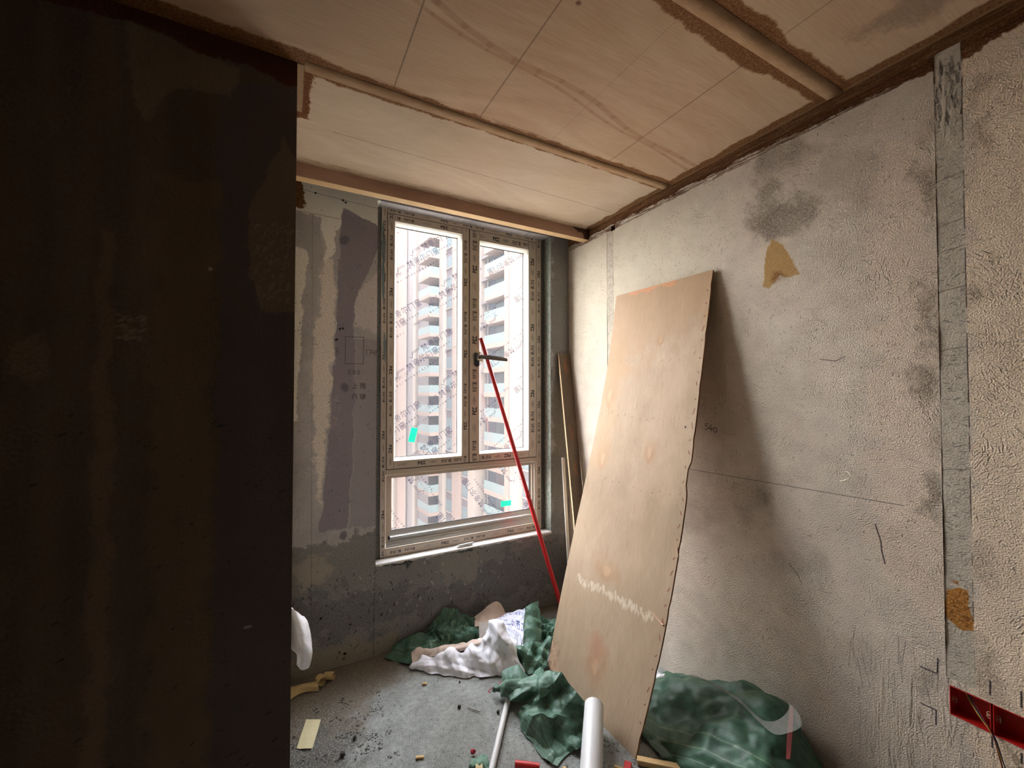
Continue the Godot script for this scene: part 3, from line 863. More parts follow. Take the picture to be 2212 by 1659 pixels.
func paint_floor() -> Canvas:
	# x across, y = -z away from the camera
	var cv := Canvas.new(-0.1, 0.7, 1.86, 1.71, 520.0, 14)
	cv.base(rgb8(162, 165, 160), rgb8(140, 143, 138), rgb8(102, 104, 100), Canvas.bytes(Canvas.noise(15, 0.012, 4), cv.w, cv.h), Canvas.bytes(Canvas.noise(16, 0.06, 5), cv.w, cv.h), Canvas.bytes(Canvas.noise(17, 0.3, 3), cv.w, cv.h), 0.5, 0.22, 1.0)
	var r := rng_of(24)
	# dirt swept against the walls: brown by the window wall, black grit by the corner
	cv.poly(v2s([-0.2, 2.5, 1.9, 2.5, 1.9, 2.30, 1.0, 2.26, 0.55, 2.18, 0.35, 2.06, 0.25, 1.92, 0.05, 1.98, -0.2, 2.0]), rgb8(104, 92, 76), 0.7, 0.12, 0.06, 0.6)
	cv.poly(v2s([-0.2, 1.6, -0.2, 2.02, 0.12, 2.0, 0.26, 1.9, 0.24, 1.8, 0.1, 1.7]), rgb8(76, 72, 66), 0.55, 0.10, 0.07, 0.9)
	cv.specks(r, 1500, Rect2(-0.05, 1.7, 0.45, 0.45), Vector2(0.0005, 0.004), Vector2(0.002, 0.008), Vector2(0, TAU), rgb8(38, 36, 32), Vector2(0.3, 0.9), -40, Canvas.noise(81, 7.0, 3), 0.12)
	cv.specks(r, 500, Rect2(0.9, 1.15, 0.7, 0.35), Vector2(0.002, 0.01), Vector2(0.002, 0.007), Vector2(0, TAU), rgb8(56, 50, 44), Vector2(0.3, 0.8), -30, Canvas.noise(82, 7.0, 3), 0.0)
	cv.specks(r, 1400, Rect2(-0.1, 0.7, 1.86, 1.7), Vector2(0.001, 0.006), Vector2(0.0015, 0.004), Vector2(0, TAU), rgb8(56, 54, 50), Vector2(0.3, 0.8), -40)
	cv.specks(r, 2600, Rect2(-0.1, 0.7, 1.86, 1.7), Vector2(0.004, 0.016), Vector2(0.001, 0.003), Vector2(0, TAU), rgb8(190, 188, 182), Vector2(0.15, 0.45), 30, Canvas.noise(83, 3.0, 3), 0.05)
	cv.specks(r, 90, Rect2(0.3, 1.3, 0.9, 0.9), Vector2(0.03, 0.09), Vector2(0.001, 0.003), Vector2(-0.3, 0.5), rgb8(182, 180, 174), Vector2(0.2, 0.4), 20)
	return cv


func paint_ply(x0: float, z0: float, wm: float, hm: float, seed_: int, c1: Color, c2: Color, c3: Color, along_x := true, k := 420.0) -> Canvas:
	# rotary-cut veneer: long wavy bands and fine pores along the sheet
	var cv := Canvas.new(x0, z0, wm, hm, k, seed_)
	var band := Canvas.noise(seed_, 1.0, 2)
	var bend := Canvas.noise(seed_ + 1, 1.0, 2)
	var n := cv.w * cv.h
	var p := PackedByteArray()
	p.resize(n)
	for iy in cv.h:
		var y := (cv.h - iy) / k
		for ix in cv.w:
			var x := ix / k
			var l := x if along_x else y
			var s := y if along_x else x
			var q := s * 5.0 + 2.6 * bend.get_noise_2d(l * 0.55, s * 1.3)
			p[iy * cv.w + ix] = clampi(int(128 + 105 * band.get_noise_2d(l * 0.16, q * 1.5)), 0, 255)
	var fine := Canvas.bytes(Canvas.noise(seed_ + 3, 0.35, 3), cv.w, cv.h, 14.0 if along_x else 1.0, 1.0 if along_x else 14.0)
	var tone := Canvas.bytes(Canvas.noise(seed_ + 4, 0.012, 3), cv.w, cv.h, 3.0 if along_x else 1.0, 1.0 if along_x else 3.0)
	cv.base(c1, c2, c3, p, tone, fine, 0.35, 0.07, 0.25)
	return cv


func primer_strip(cv: Canvas, pts: Array, seed_: int) -> void:
	cv.poly(pts, rgb8(118, 76, 40), 0.85, 0.008, 0.008, 0.25)


# ---------------------------------------------------------------- the scene
func _ready() -> void:
	# camera, sky and exposure first
	var cam := Camera3D.new()
	cam.name = "camera"
	cam.position = Vector3(0, EYE, 0)
	cam.rotation = Vector3(deg_to_rad(1.171), deg_to_rad(-28.288), 0)
	cam.keep_aspect = Camera3D.KEEP_HEIGHT
	cam.fov = rad_to_deg(2.0 * atan(829.5 / 892.27))
	cam.near = 0.05
	cam.far = 600.0
	add_child(cam)
	cam.current = true
	var env := Environment.new()
	var sky_m := ProceduralSkyMaterial.new()
	sky_m.sky_top_color = Color(0.93, 0.95, 1.0)
	sky_m.sky_horizon_color = Color(1.0, 0.985, 0.96)
	sky_m.sky_curve = 0.25
	sky_m.ground_bottom_color = Color(0.42, 0.41, 0.40)
	sky_m.ground_horizon_color = Color(0.62, 0.60, 0.58)
	sky_m.energy_multiplier = 1.0
	var sky := Sky.new()
	sky.sky_material = sky_m
	env.background_mode = Environment.BG_SKY
	env.sky = sky
	env.background_energy_multiplier = 18.0
	env.tonemap_mode = Environment.TONE_MAPPER_LINEAR
	env.tonemap_exposure = 1.75
	env.sdfgi_enabled = true
	env.ssao_enabled = true
	env.ssil_enabled = true
	var we := WorldEnvironment.new()
	we.name = "surroundings"
	we.environment = env
	add_child(we)
	make_materials()
	build_room()
	build_ceiling()
	build_window()
	build_tower()
	build_neighbour()
	build_junction_boxes()
	build_board_and_planks()
	build_sacks()
	build_litter()


func make_materials() -> void:
	mats.cement = grainy(rgb8(182, 172, 158), rgb8(206, 196, 182), 0.02, 0.8, 0.92, 0.25, 3)
	mats.grey_mortar = grainy(rgb8(140, 136, 126), rgb8(176, 170, 158), 0.03, 0.35, 0.92, 0.25, 4)
	mats.ply_plain = mat(rgb8(204, 174, 144), 0.8)
	mats.slab = grainy(rgb8(120, 116, 110), rgb8(150, 146, 140), 0.02, 0.8, 0.9, 0.0, 5)
	mats.frame = mat(rgb8(188, 176, 160), 0.45)
	mats.bead = mat(rgb8(226, 220, 206), 0.4)
	mats.rubber = mat(rgb8(34, 32, 34), 0.6)
	mats.alu = mat(rgb8(206, 204, 200), 0.3, 0.6)
	mats.white_pvc = mat(rgb8(214, 214, 212), 0.35)
	mats.black_metal = mat(rgb8(34, 36, 40), 0.5)


func build_room() -> void:
	# floor
	var cf := paint_floor()
	var fm := painted(cf, 0.88, 0.35)
	var fl := skin("floor", Vector3(-0.1, 0, -0.7), Vector3.RIGHT, Vector3.FORWARD, Vector3.UP, [0.0, 1.847], [0.0, 1.71], [], 0.02, 0.002, 301, Rect2(0, 0, 1.86, 1.71), fm)
	struct(fl, "grey rough concrete floor littered with grit and scraps")
	put_box("screed", Vector3(-1.75, -0.15, -2.6), Vector3(1.95, -0.006, 2.4), mats.slab, fl)
	put_box("screed_rest", Vector3(-1.75, -0.02, -1.51), Vector3(-0.1, 0.0, 2.4), mats.cement, fl)
	put_box("screed_rest", Vector3(-0.1, -0.02, -0.7), Vector3(1.95, 0.0, 2.4), mats.cement, fl)
	# right wall, with the chases and the recess of the junction boxes
	var cr := paint_right_wall()
	var rm := painted(cr, 0.93, 0.28)
	var o := 2.393
	var wr := skin("wall_right", Vector3(XR, 0, ZW), Vector3.BACK, Vector3.UP, Vector3.LEFT, [0.0, o - 1.988, o - 1.95, o - 1.929, o - 1.914, o - 0.491, o - 0.484, o - 0.43, o - 0.20], [0.0, 0.497, 0.582, 0.60, 0.9, 2.44, 2.455, 2.487, 2.50, TOP + 0.01], [[o - 0.491, o - 0.43, 0.60, 2.50, 0.005], [o - 1.988, o - 1.929, 0.9, 2.455, 0.005], [o - 1.95, o - 1.914, 2.455, 2.487, 0.05], [o - 0.484, o - 0.19, 0.497, 0.582, 0.05]], 0.02, 0.0028, 302, Rect2(0, 0, 2.15, 2.56), rm)
	struct(wr, "rough beige plastered wall on the right with a vertical mortar chase")
	put_box("backing", Vector3(XR + 0.055, -0.1, -2.62), Vector3(XR + 0.2, SLAB, 2.4), mats.cement, wr)
	put_box("plain_render", Vector3(XR, 0, ZW + o - 0.20), Vector3(XR + 0.06, SLAB, 2.4), mats.cement, wr)
	put_box("plain_render", Vector3(XR + 0.004, TOP + 0.005, -2.6), Vector3(XR + 0.06, SLAB, 2.4), mats.cement, wr)
	# the mortar that fills the chases
	for c in [[-0.491, -0.43, 0.60, 2.50, 311], [-1.988, -1.929, 0.9, 2.455, 312]]:
		var cc := Canvas.new(0, 0, c[1] - c[0], c[3] - c[2], 700.0, c[4])
		cc.base(rgb8(202, 192, 174), rgb8(190, 180, 163), rgb8(168, 159, 144), Canvas.bytes(Canvas.noise(c[4], 0.008, 3), cc.w, cc.h), Canvas.bytes(Canvas.noise(c[4] + 1, 0.03, 3), cc.w, cc.h), Canvas.bytes(Canvas.noise(c[4] + 2, 0.22, 3), cc.w, cc.h), 0.6, 0.1, 0.9)
		var r := rng_of(c[4])
		cc.specks(r, 500, Rect2(0, 0, 0.07, c[3] - c[2]), Vector2(0.003, 0.012), Vector2(0.001, 0.003), Vector2(-0.4, 0.6), rgb8(90, 86, 80), Vector2(0.2, 0.6), -40)
		if c[4] == 311:
			for y in [0.22, 0.62, 0.98, 1.16, 1.28, 1.36, 1.5]:
				cc.path([Vector2(0, y), Vector2(0.02, y + 0.006), Vector2(0.042, y + 0.008), Vector2(0.07, y + 0.014)], 0.0016, rgb8(72, 64, 60), 0.75, -60)
			var tan := v2s([0.007, 0.262, 0.03, 0.275, 0.049, 0.276, 0.053, 0.221, 0.061, 0.20, 0.057, 0.167, 0.03, 0.16, 0.006, 0.175, -0.001, 0.196])
			cc.poly(tan, rgb8(168, 112, 48), 0.96, 0.003, 0.005, 0.3, 60)
			cc.specks(r, 80, Rect2(0.005, 0.17, 0.05, 0.1), Vector2(0.003, 0.01), Vector2(0.001, 0.003), Vector2(0, TAU), rgb8(96, 56, 24), Vector2(0.3, 0.7), -40)
			cc.poly(v2s([0.01, 0.29, 0.03, 0.296, 0.03, 0.284]), rgb8(150, 96, 50), 0.8, 0.003, 0.003)
			cc.specks(r, 40, Rect2(0.0, 1.65, 0.06, 0.2), Vector2(0.01, 0.05), Vector2(0.002, 0.006), Vector2(1.3, 1.9), rgb8(78, 72, 66), Vector2(0.4, 0.8), -60)
			cc.specks(r, 10, Rect2(0.015, 1.6, 0.02, 0.15), Vector2(0.06, 0.12), Vector2(0.004, 0.007), Vector2(1.45, 1.6), rgb8(196, 186, 168), Vector2(0.5, 0.8), 60)
		# dark gaps where the fill has shrunk from the render
		for e in [0.0, c[1] - c[0]]:
			for i in 34:
				var y: float = r.randf_range(0.0, c[3] - c[2])
				cc.line(Vector2(e, y), Vector2(e, y + r.randf_range(0.02, 0.09)), r.randf_range(0.001, 0.004), rgb8(70, 58, 54), 0.8, -60)
		var ch := skin("chase_fill", Vector3(XR + 0.0012, c[2], c[0]), Vector3.BACK, Vector3.UP, Vector3.LEFT, [0.0, c[1] - c[0]], [0.0, c[3] - c[2]], [], 0.008, 0.0016, c[4], Rect2(0, 0, c[1] - c[0], c[3] - c[2]), painted(cc, 0.93, 0.15), wr)
		tag(ch, "grey mortar strip filling a cable chase", "")
	# window wall
	var cw := paint_window_wall()
	var wm := painted(cw, 0.93, 0.3)
	var ww := skin("wall_window", Vector3(0, 0, ZW), Vector3.RIGHT, Vector3.UP, Vector3.BACK, [0.0, 0.428, 1.595, XR], [0.0, 0.497, 2.541, SLAB], [[0.428, 1.595, 0.497, 2.541, 0.22]], 0.025, 0.003, 303, Rect2(0, 0, 1.76, 2.74), wm)
	struct(ww, "grey cement wall round the window with pencil notes and damp patches")
	for b in [[-1.75, 0.426, -0.1, SLAB], [1.597, 1.95, -0.1, SLAB], [0.42, 1.6, -0.1, 0.494], [0.42, 1.6, 2.544, SLAB]]:
		put_box("backing", Vector3(b[0], b[2], -2.62), Vector3(b[1], b[3], ZW - 0.012), mats.cement, ww)
	# the outside of this building, round the window
	for b in [[-40.0, -1.75, -60.0, 50.0], [1.95, 34.0, -60.0, 50.0], [-1.75, 1.95, -60.0, -0.1], [-1.75, 1.95, SLAB, 50.0]]:
		put_box("facade", Vector3(b[0], b[2], -2.62), Vector3(b[1], b[3], -2.5), mats.cement, ww)
	# mortar between opening and frame, the frame's bedding
	var gm := grainy(rgb8(92, 98, 98), rgb8(130, 128, 118), 0.04, 0.2, 0.9, 0.3, 8)
	for b in [[0.428, 0.466, 0.497, 2.541], [1.560, 1.595, 0.497, 2.541]]:
		put_box("bedding_mortar", Vector3(b[0], b[2], ZF - 0.10), Vector3(b[1], b[3], ZF - 0.006), gm, ww, 0.002)
	# short pipe stub near the floor
	var st := st_new()
	tube(st, [Vector3(0.273, 0.063, ZW - 0.02), Vector3(0.273, 0.063, ZW + 0.006)], 0.0115, 14, false)
	tube(st, [Vector3(0.273, 0.063, ZW + 0.006), Vector3(0.273, 0.063, ZW - 0.02)], 0.009, 14, false)
	for j in 14:
		var t0 := TAU * j / 14.0
		var t1 := TAU * (j + 1) / 14.0
		var c := Vector3(0.273, 0.063, ZW + 0.006)
		quad(st, c + Vector3(cos(t0), sin(t0), 0) * 0.0115, c + Vector3(cos(t0), sin(t0), 0) * 0.009, c + Vector3(cos(t1), sin(t1), 0) * 0.009, c + Vector3(cos(t1), sin(t1), 0) * 0.0115)
	tag(done(st, "conduit_stub", mat(rgb8(150, 136, 112), 0.7), ww), "small round conduit end in the wall", "")
	put_box("conduit_bore", Vector3(0.264, 0.054, ZW + 0.0005), Vector3(0.282, 0.072, ZW + 0.002), mat(rgb8(14, 12, 12), 0.9), ww)
	# dark wall in the left foreground, with its return behind the corner
	var cd := paint_dark_wall()
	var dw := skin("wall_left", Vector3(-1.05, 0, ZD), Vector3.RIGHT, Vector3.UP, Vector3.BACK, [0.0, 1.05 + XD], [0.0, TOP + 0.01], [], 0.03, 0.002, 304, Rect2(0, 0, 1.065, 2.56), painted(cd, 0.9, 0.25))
	struct(dw, "dark grey plastered wall standing in the left foreground")
	put_box("return", Vector3(-1.75, -0.05, -2.6), Vector3(XD, SLAB, ZD - 0.008), mats.cement, dw, 0.003)
	put_box("plain_render", Vector3(-1.75, 0, ZD - 0.02), Vector3(-1.05, SLAB, ZD), mats.cement, dw)
	put_box("side", Vector3(-1.9, -0.1, -2.6), Vector3(-1.75, SLAB, 2.55), mats.cement, dw)
	var bk := put_box("wall_back", Vector3(-1.9, -0.1, 2.4), Vector3(1.95, SLAB, 2.55), mats.cement)
	struct(bk, "plain cement wall behind the camera")


func build_ceiling() -> void:
	var root := Node3D.new()
	root.name = "ceiling"
	add_child(root)
	struct(root, "plywood lined ceiling with taped joints brushed with brown primer")
	put_box("concrete_slab", Vector3(-1.9, SLAB, -2.62), Vector3(1.95, SLAB + 0.2, 2.55), mats.slab, root)
	var c1 := rgb8(214, 187, 157)
	var c2 := rgb8(199, 168, 138)
	var c3 := rgb8(178, 144, 114)
	var line := rgb8(74, 56, 46)
	# three sheets: by the window, in the middle, over the camera
	var sheets := [[XD, -2.165, XR - XD, 0.653, 401], [-0.75, -1.508, 2.497, 0.756, 402], [-0.75, -0.748, 2.497, 1.15, 403]]
	for s in sheets:
		var pale: bool = s[4] == 401
		var cv := paint_ply(s[0], s[1], s[2], s[3], s[4], rgb8(214, 194, 170) if pale else c1, rgb8(202, 180, 154) if pale else c2, rgb8(186, 160, 132) if pale else c3)
		var x0: float = s[0]
		var z0: float = s[1]
		var x1: float = s[0] + s[2]
		var z1: float = s[1] + s[3]
		var r := rng_of(s[4])
		if s[4] == 401:
			cv.line(Vector2(0.15, -1.845), Vector2(1.70, -1.885), 0.0022, line, 0.7)
			primer_strip(cv, v2s([-0.1, z1 + 0.1, -0.1, z1 - 0.030, 0.10, z1 - 0.036, 0.2, z1 - 0.046, 0.45, z1 - 0.042, 0.7, z1 - 0.032, 1.2, z1 - 0.030, 1.8, z1 - 0.034, 1.8, z1 + 0.1]), 1)
			cv.poly(v2s([-0.02, z1 + 0.02, -0.02, z1 - 0.30, 0.055, z1 - 0.30, 0.062, z1 - 0.2, 0.055, z1 - 0.12, 0.07, z1 + 0.02]), rgb8(104, 58, 24), 0.92, 0.006, 0.012, 0.2)
			cv.poly(v2s([-0.02, z1 + 0.02, -0.02, z1 - 0.26, 0.032, z1 - 0.26, 0.034, z1 + 0.02]), rgb8(168, 142, 112), 0.9, 0.003, 0.002, 0.2)
		elif s[4] == 402:
			for x in [0.316, 0.649, 1.309]:
				cv.line(Vector2(x, z0), Vector2(x + 0.002, z1), 0.0024, line, 0.75)
			cv.line(Vector2(0.98, z0), Vector2(0.982, z1), 0.0016, line, 0.28)
			primer_strip(cv, v2s([-1, z0 - 0.1, -1, z0 + 0.055, 0.05, z0 + 0.06, 0.2, z0 + 0.042, 0.6, z0 + 0.036, 1.0, z0 + 0.040, 1.4, z0 + 0.046, 1.8, z0 + 0.05, 1.8, z0 - 0.1]), 2)
			primer_strip(cv, v2s([-1, z1 + 0.1, -1, z1 - 0.04, 0.9, z1 - 0.05, 1.15, z1 - 0.065, 1.3, z1 - 0.08, 1.42, z1 - 0.055, 1.8, z1 - 0.05, 1.8, z1 + 0.1]), 3)
			cv.poly(disc(Vector2(0.70, -0.905), 0.010, 0.007), rgb8(92, 58, 40), 0.7, 0.006, 0.005)
			# two dark sweeps of figure across the middle sheet
			for q in 2:
				var pts := []
				for i in 26:
					var x := -0.6 + i * 0.095
					pts.append(Vector2(x, -1.02 - 0.16 * smoothstep(-0.1, 0.9, x) - 0.13 * smoothstep(0.8, 1.7, x) - 0.03 * q + 0.014 * sin(x * 9.0 + q)))
				cv.path(pts, 0.022 - 0.008 * q, rgb8(150, 106, 78), 0.25)
		else:
			cv.line(Vector2(1.309, z0), Vector2(1.311, z1), 0.0022, line, 0.55)
			primer_strip(cv, v2s([-1, z0 - 0.1, -1, z0 + 0.04, 0.9, z0 + 0.05, 1.2, z0 + 0.065, 1.4, z0 + 0.05, 1.8, z0 + 0.055, 1.8, z0 - 0.1]), 4)
			cv.poly(v2s([1.50, -0.58, 1.56, -0.56, 1.62, -0.42, 1.54, -0.38, 1.46, -0.46]), rgb8(132, 110, 92), 0.5, 0.05, 0.03, 0.2)
		# along the right wall
		var edge := [Vector2(1.9, z0 - 0.1)]
		for i in 18:
			edge.append(Vector2(XR - (0.040 if s[4] != 401 else 0.030) - 0.012 * r.randf(), z0 - 0.05 + (z1 - z0 + 0.1) * i / 17.0))
		edge.append(Vector2(1.9, z1 + 0.1))
		primer_strip(cv, edge, 5)
		cv.poly([Vector2(1.9, z0 - 0.1), Vector2(XR - 0.012, z0 - 0.1), Vector2(XR - 0.012, z1 + 0.1), Vector2(1.9, z1 + 0.1)], rgb8(150, 118, 84), 0.6, 0.003, 0.003, 0.9)
		cv.specks(r, 300, Rect2(x0, z0, s[2], 0.05), Vector2(0.03, 0.1), Vector2(0.0012, 0.003), Vector2(-0.05, 0.05), rgb8(86, 48, 22), Vector2(0.1, 0.35))
		var m := painted(cv, 0.78, 0.05)
		var p := skin("plywood_sheet", Vector3(x0, TOP, z0), Vector3.RIGHT, Vector3.BACK, Vector3.DOWN, [0.0, s[2]], [0.0, s[3]], [], 0.08, 0.0008, s[4], Rect2(0, 0, s[2], s[3]), m, root)
		put_box("sheet_core", Vector3(x0, TOP + 0.004, z0), Vector3(x1 + 0.02, TOP + 0.012, z1), mats.ply_plain, p)
	put_box("plywood_sheet", Vector3(-1.75, TOP, -1.53), Vector3(-0.752, TOP + 0.01, 2.4), mats.ply_plain, root)
	put_box("plywood_sheet", Vector3(-0.75, TOP, 0.404), Vector3(XR + 0.02, TOP + 0.01, 2.4), mats.ply_plain, root)
	# gauze tape over the joints
	var tm := tape_mesh_material()
	for t in [[0.034, 1.742, -1.513, 0.050], [-0.75, 1.742, -0.749, 0.052]]:
		var st := st_new()
		for i in 60:
			var x0 := lerpf(t[0], t[1], i / 60.0)
			var x1 := lerpf(t[0], t[1], (i + 1) / 60.0)
			var y0 := TOP - 0.0016 - 0.0003 * sin(i * 1.1)
			var y1 := TOP - 0.0016 - 0.0003 * sin((i + 1) * 1.1)
			var za: float = t[2] - t[3] / 2.0
			var zb: float = t[2] + t[3] / 2.0
			quad(st, Vector3(x0, y0, zb), Vector3(x1, y1, zb), Vector3(x1, y1, za), Vector3(x0, y0, za), [Vector2(x0, 0), Vector2(x1, 0), Vector2(x1, 1), Vector2(x0, 1)])
			quad(st, Vector3(x0, y0, za), Vector3(x1, y1, za), Vector3(x1, TOP, za), Vector3(x0, TOP, za))
			quad(st, Vector3(x1, y1, zb), Vector3(x0, y0, zb), Vector3(x0, TOP, zb), Vector3(x1, TOP, zb))
		tag(done(st, "joint_tape", tm, root), "beige gauze tape over a plywood joint", "")
	# the batten that hides the curtain slot
	var cb := paint_ply(0.0, 0.0, 1.74, 0.07, 405, rgb8(186, 152, 130), rgb8(172, 138, 118), rgb8(152, 120, 104), true, 500.0)
	cb.poly(v2s([1.60, 0.08, 1.61, 0.058, 1.64, 0.05, 1.69, 0.046, 1.705, 0.03, 1.71, -0.01, 1.76, -0.01, 1.76, 0.08]), rgb8(66, 44, 34), 0.9, 0.006, 0.01)
	var lb := painted(cb, 0.7, 0.0)
	var st2 := st_new()
	var y0 := 2.472
	var z0b := -2.218
	quad(st2, Vector3(XD, TOP, -2.1645), Vector3(XR, TOP, -2.1645), Vector3(XR, y0, -2.1645), Vector3(XD, y0, -2.1645), [Vector2(0, 0), Vector2(1, 0), Vector2(1, 1), Vector2(0, 1)])
	quad(st2, Vector3(XR, TOP + 0.02, z0b), Vector3(XD, TOP + 0.02, z0b), Vector3(XD, y0, z0b), Vector3(XR, y0, z0b), [Vector2(0, 0), Vector2(1, 0), Vector2(1, 1), Vector2(0, 1)])
	var face := done(st2, "batten", lb, root)
	tag(face, "brown wooden batten along the edge of the ceiling by the window", "")
	var cb2 := paint_ply(0.0, 0.0, 1.74, 0.06, 406, rgb8(226, 196, 150), rgb8(214, 180, 134), rgb8(196, 158, 116), true, 400.0)
	var st3 := st_new()
	quad(st3, Vector3(XD, y0, -2.1645), Vector3(XR, y0, -2.1645), Vector3(XR, y0, z0b), Vector3(XD, y0, z0b), [Vector2(0, 0), Vector2(1, 0), Vector2(1, 1), Vector2(0, 1)])
	done(st3, "batten_edge", painted(cb2, 0.75, 0.0), face)
	put_box("batten_top", Vector3(XD, TOP - 0.002, z0b), Vector3(XR, TOP + 0.02, -2.1655), mats.ply_plain, face)


func tape_mesh_material() -> StandardMaterial3D:
	# self-adhesive gauze brushed over with primer: threads across, brown streaks along
	var cv := Canvas.new(0.0, 0.0, 1.0, 0.052, 1000.0, 431)
	cv.base(rgb8(186, 158, 126), rgb8(170, 138, 104), rgb8(140, 104, 72), Canvas.bytes(Canvas.noise(431, 0.01, 3), cv.w, cv.h), Canvas.bytes(Canvas.noise(432, 0.25, 3), cv.w, cv.h, 12.0, 1.0), Canvas.bytes(Canvas.noise(433, 0.3, 2), cv.w, cv.h), 0.7, 0.08, 0.5)
	for i in 250:
		cv.line(Vector2(i * 0.004, 0), Vector2(i * 0.004, 0.06), 0.0012, rgb8(128, 98, 70), 0.3)
	var m := painted(cv, 0.85, 0.0)
	m.texture_repeat = true
	return m


# ---------------------------------------------------------------- window
func bead_ring(parent: Node, outer: Rect2, inner: Rect2, z0: float, z1: float, m: Material) -> void:
	# four sloping glazing beads from the sash opening back to the glass
	var a := [Vector3(outer.position.x, outer.position.y, z0), Vector3(outer.end.x, outer.position.y, z0), Vector3(outer.end.x, outer.end.y, z0), Vector3(outer.position.x, outer.end.y, z0)]
	var b := [Vector3(inner.position.x, inner.position.y, z1), Vector3(inner.end.x, inner.position.y, z1), Vector3(inner.end.x, inner.end.y, z1), Vector3(inner.position.x, inner.end.y, z1)]
	for i in 4:
		var j := (i + 1) % 4
		var st := st_new()
		st.set_smooth_group(-1)
		var p: Vector3 = a[i]
		var q: Vector3 = a[j]
		var r: Vector3 = b[j]
		var s: Vector3 = b[i]
		var m0 := p.lerp(s, 0.55)
		var m1 := q.lerp(r, 0.55)
		m0.z = z0 - 0.012
		m1.z = z0 - 0.012
		quad(st, p, q, m1, m0)
		quad(st, m0, m1, r, s)
		done(st, "glazing_bead", m, parent)
	# rubber gasket round the glass
	for i in 4:
		var st := st_new()
		tube(st, [b[i] + Vector3(0, 0, 0.002), b[(i + 1) % 4] + Vector3(0, 0, 0.002)], 0.0032, 6, false)
		done(st, "gasket", mats.rubber, parent)


func pane(parent: Node, r: Rect2, z: float, film: Material) -> void:
	var g := mat(Color(0.92, 0.97, 0.96, 0.06), 0.02)
	g.transparency = BaseMaterial3D.TRANSPARENCY_ALPHA
	var st := st_new()
	quad(st, Vector3(r.position.x, r.end.y, z), Vector3(r.end.x, r.end.y, z), Vector3(r.end.x, r.position.y, z), Vector3(r.position.x, r.position.y, z))
	var o := done(st, "glass_pane", g, parent)
	tag(o, "clear window glass", "")
	var st2 := st_new()
	var zz := z + 0.0015
	quad(st2, Vector3(r.position.x, r.end.y, zz), Vector3(r.end.x, r.end.y, zz), Vector3(r.end.x, r.position.y, zz), Vector3(r.position.x, r.position.y, zz), [Vector2(0, 0), Vector2(1, 0), Vector2(1, 1), Vector2(0, 1)])
	tag(done(st2, "protective_film", film, parent), "printed see-through protective film on the glass", "")


func sticker(parent: Node, c: Vector3, size: Vector2, turn: float) -> void:
	var ink := Ink.new(size.x, size.y, 2400.0)
	for i in 3:
		for j in 4:
			ink.glyph(["an", "quan", "hu", "jia"][(i + j) % 4], Vector2(size.x * (0.18 + 0.13 * j), size.y * (0.24 + 0.24 * i)), size.y * 0.15, 0.0, 0.0011, 0.7)
	ink.line(Vector2(size.x * 0.72, size.y * 0.25), Vector2(size.x * 0.92, size.y * 0.25), 0.0012, 0.5)
	var m := StandardMaterial3D.new()
	m.albedo_texture = ink.picture(Color8(6, 84, 50, 255), Color8(22, 190, 116, 255))
	m.roughness = 0.4
	m.texture_repeat = false
	m.backlight_enabled = true
	m.backlight = Color(0.9, 0.9, 0.9)
	var st := st_new()
	var x := Vector3(cos(turn), sin(turn), 0) * size.x / 2.0
	var y := Vector3(-sin(turn), cos(turn), 0) * size.y / 2.0
	quad(st, c - x + y, c + x + y, c + x - y, c - x - y, [Vector2(0, 0), Vector2(1, 0), Vector2(1, 1), Vector2(0, 1)])
	tag(done(st, "sticker", m, parent), "small green paper sticker on the glass", "")


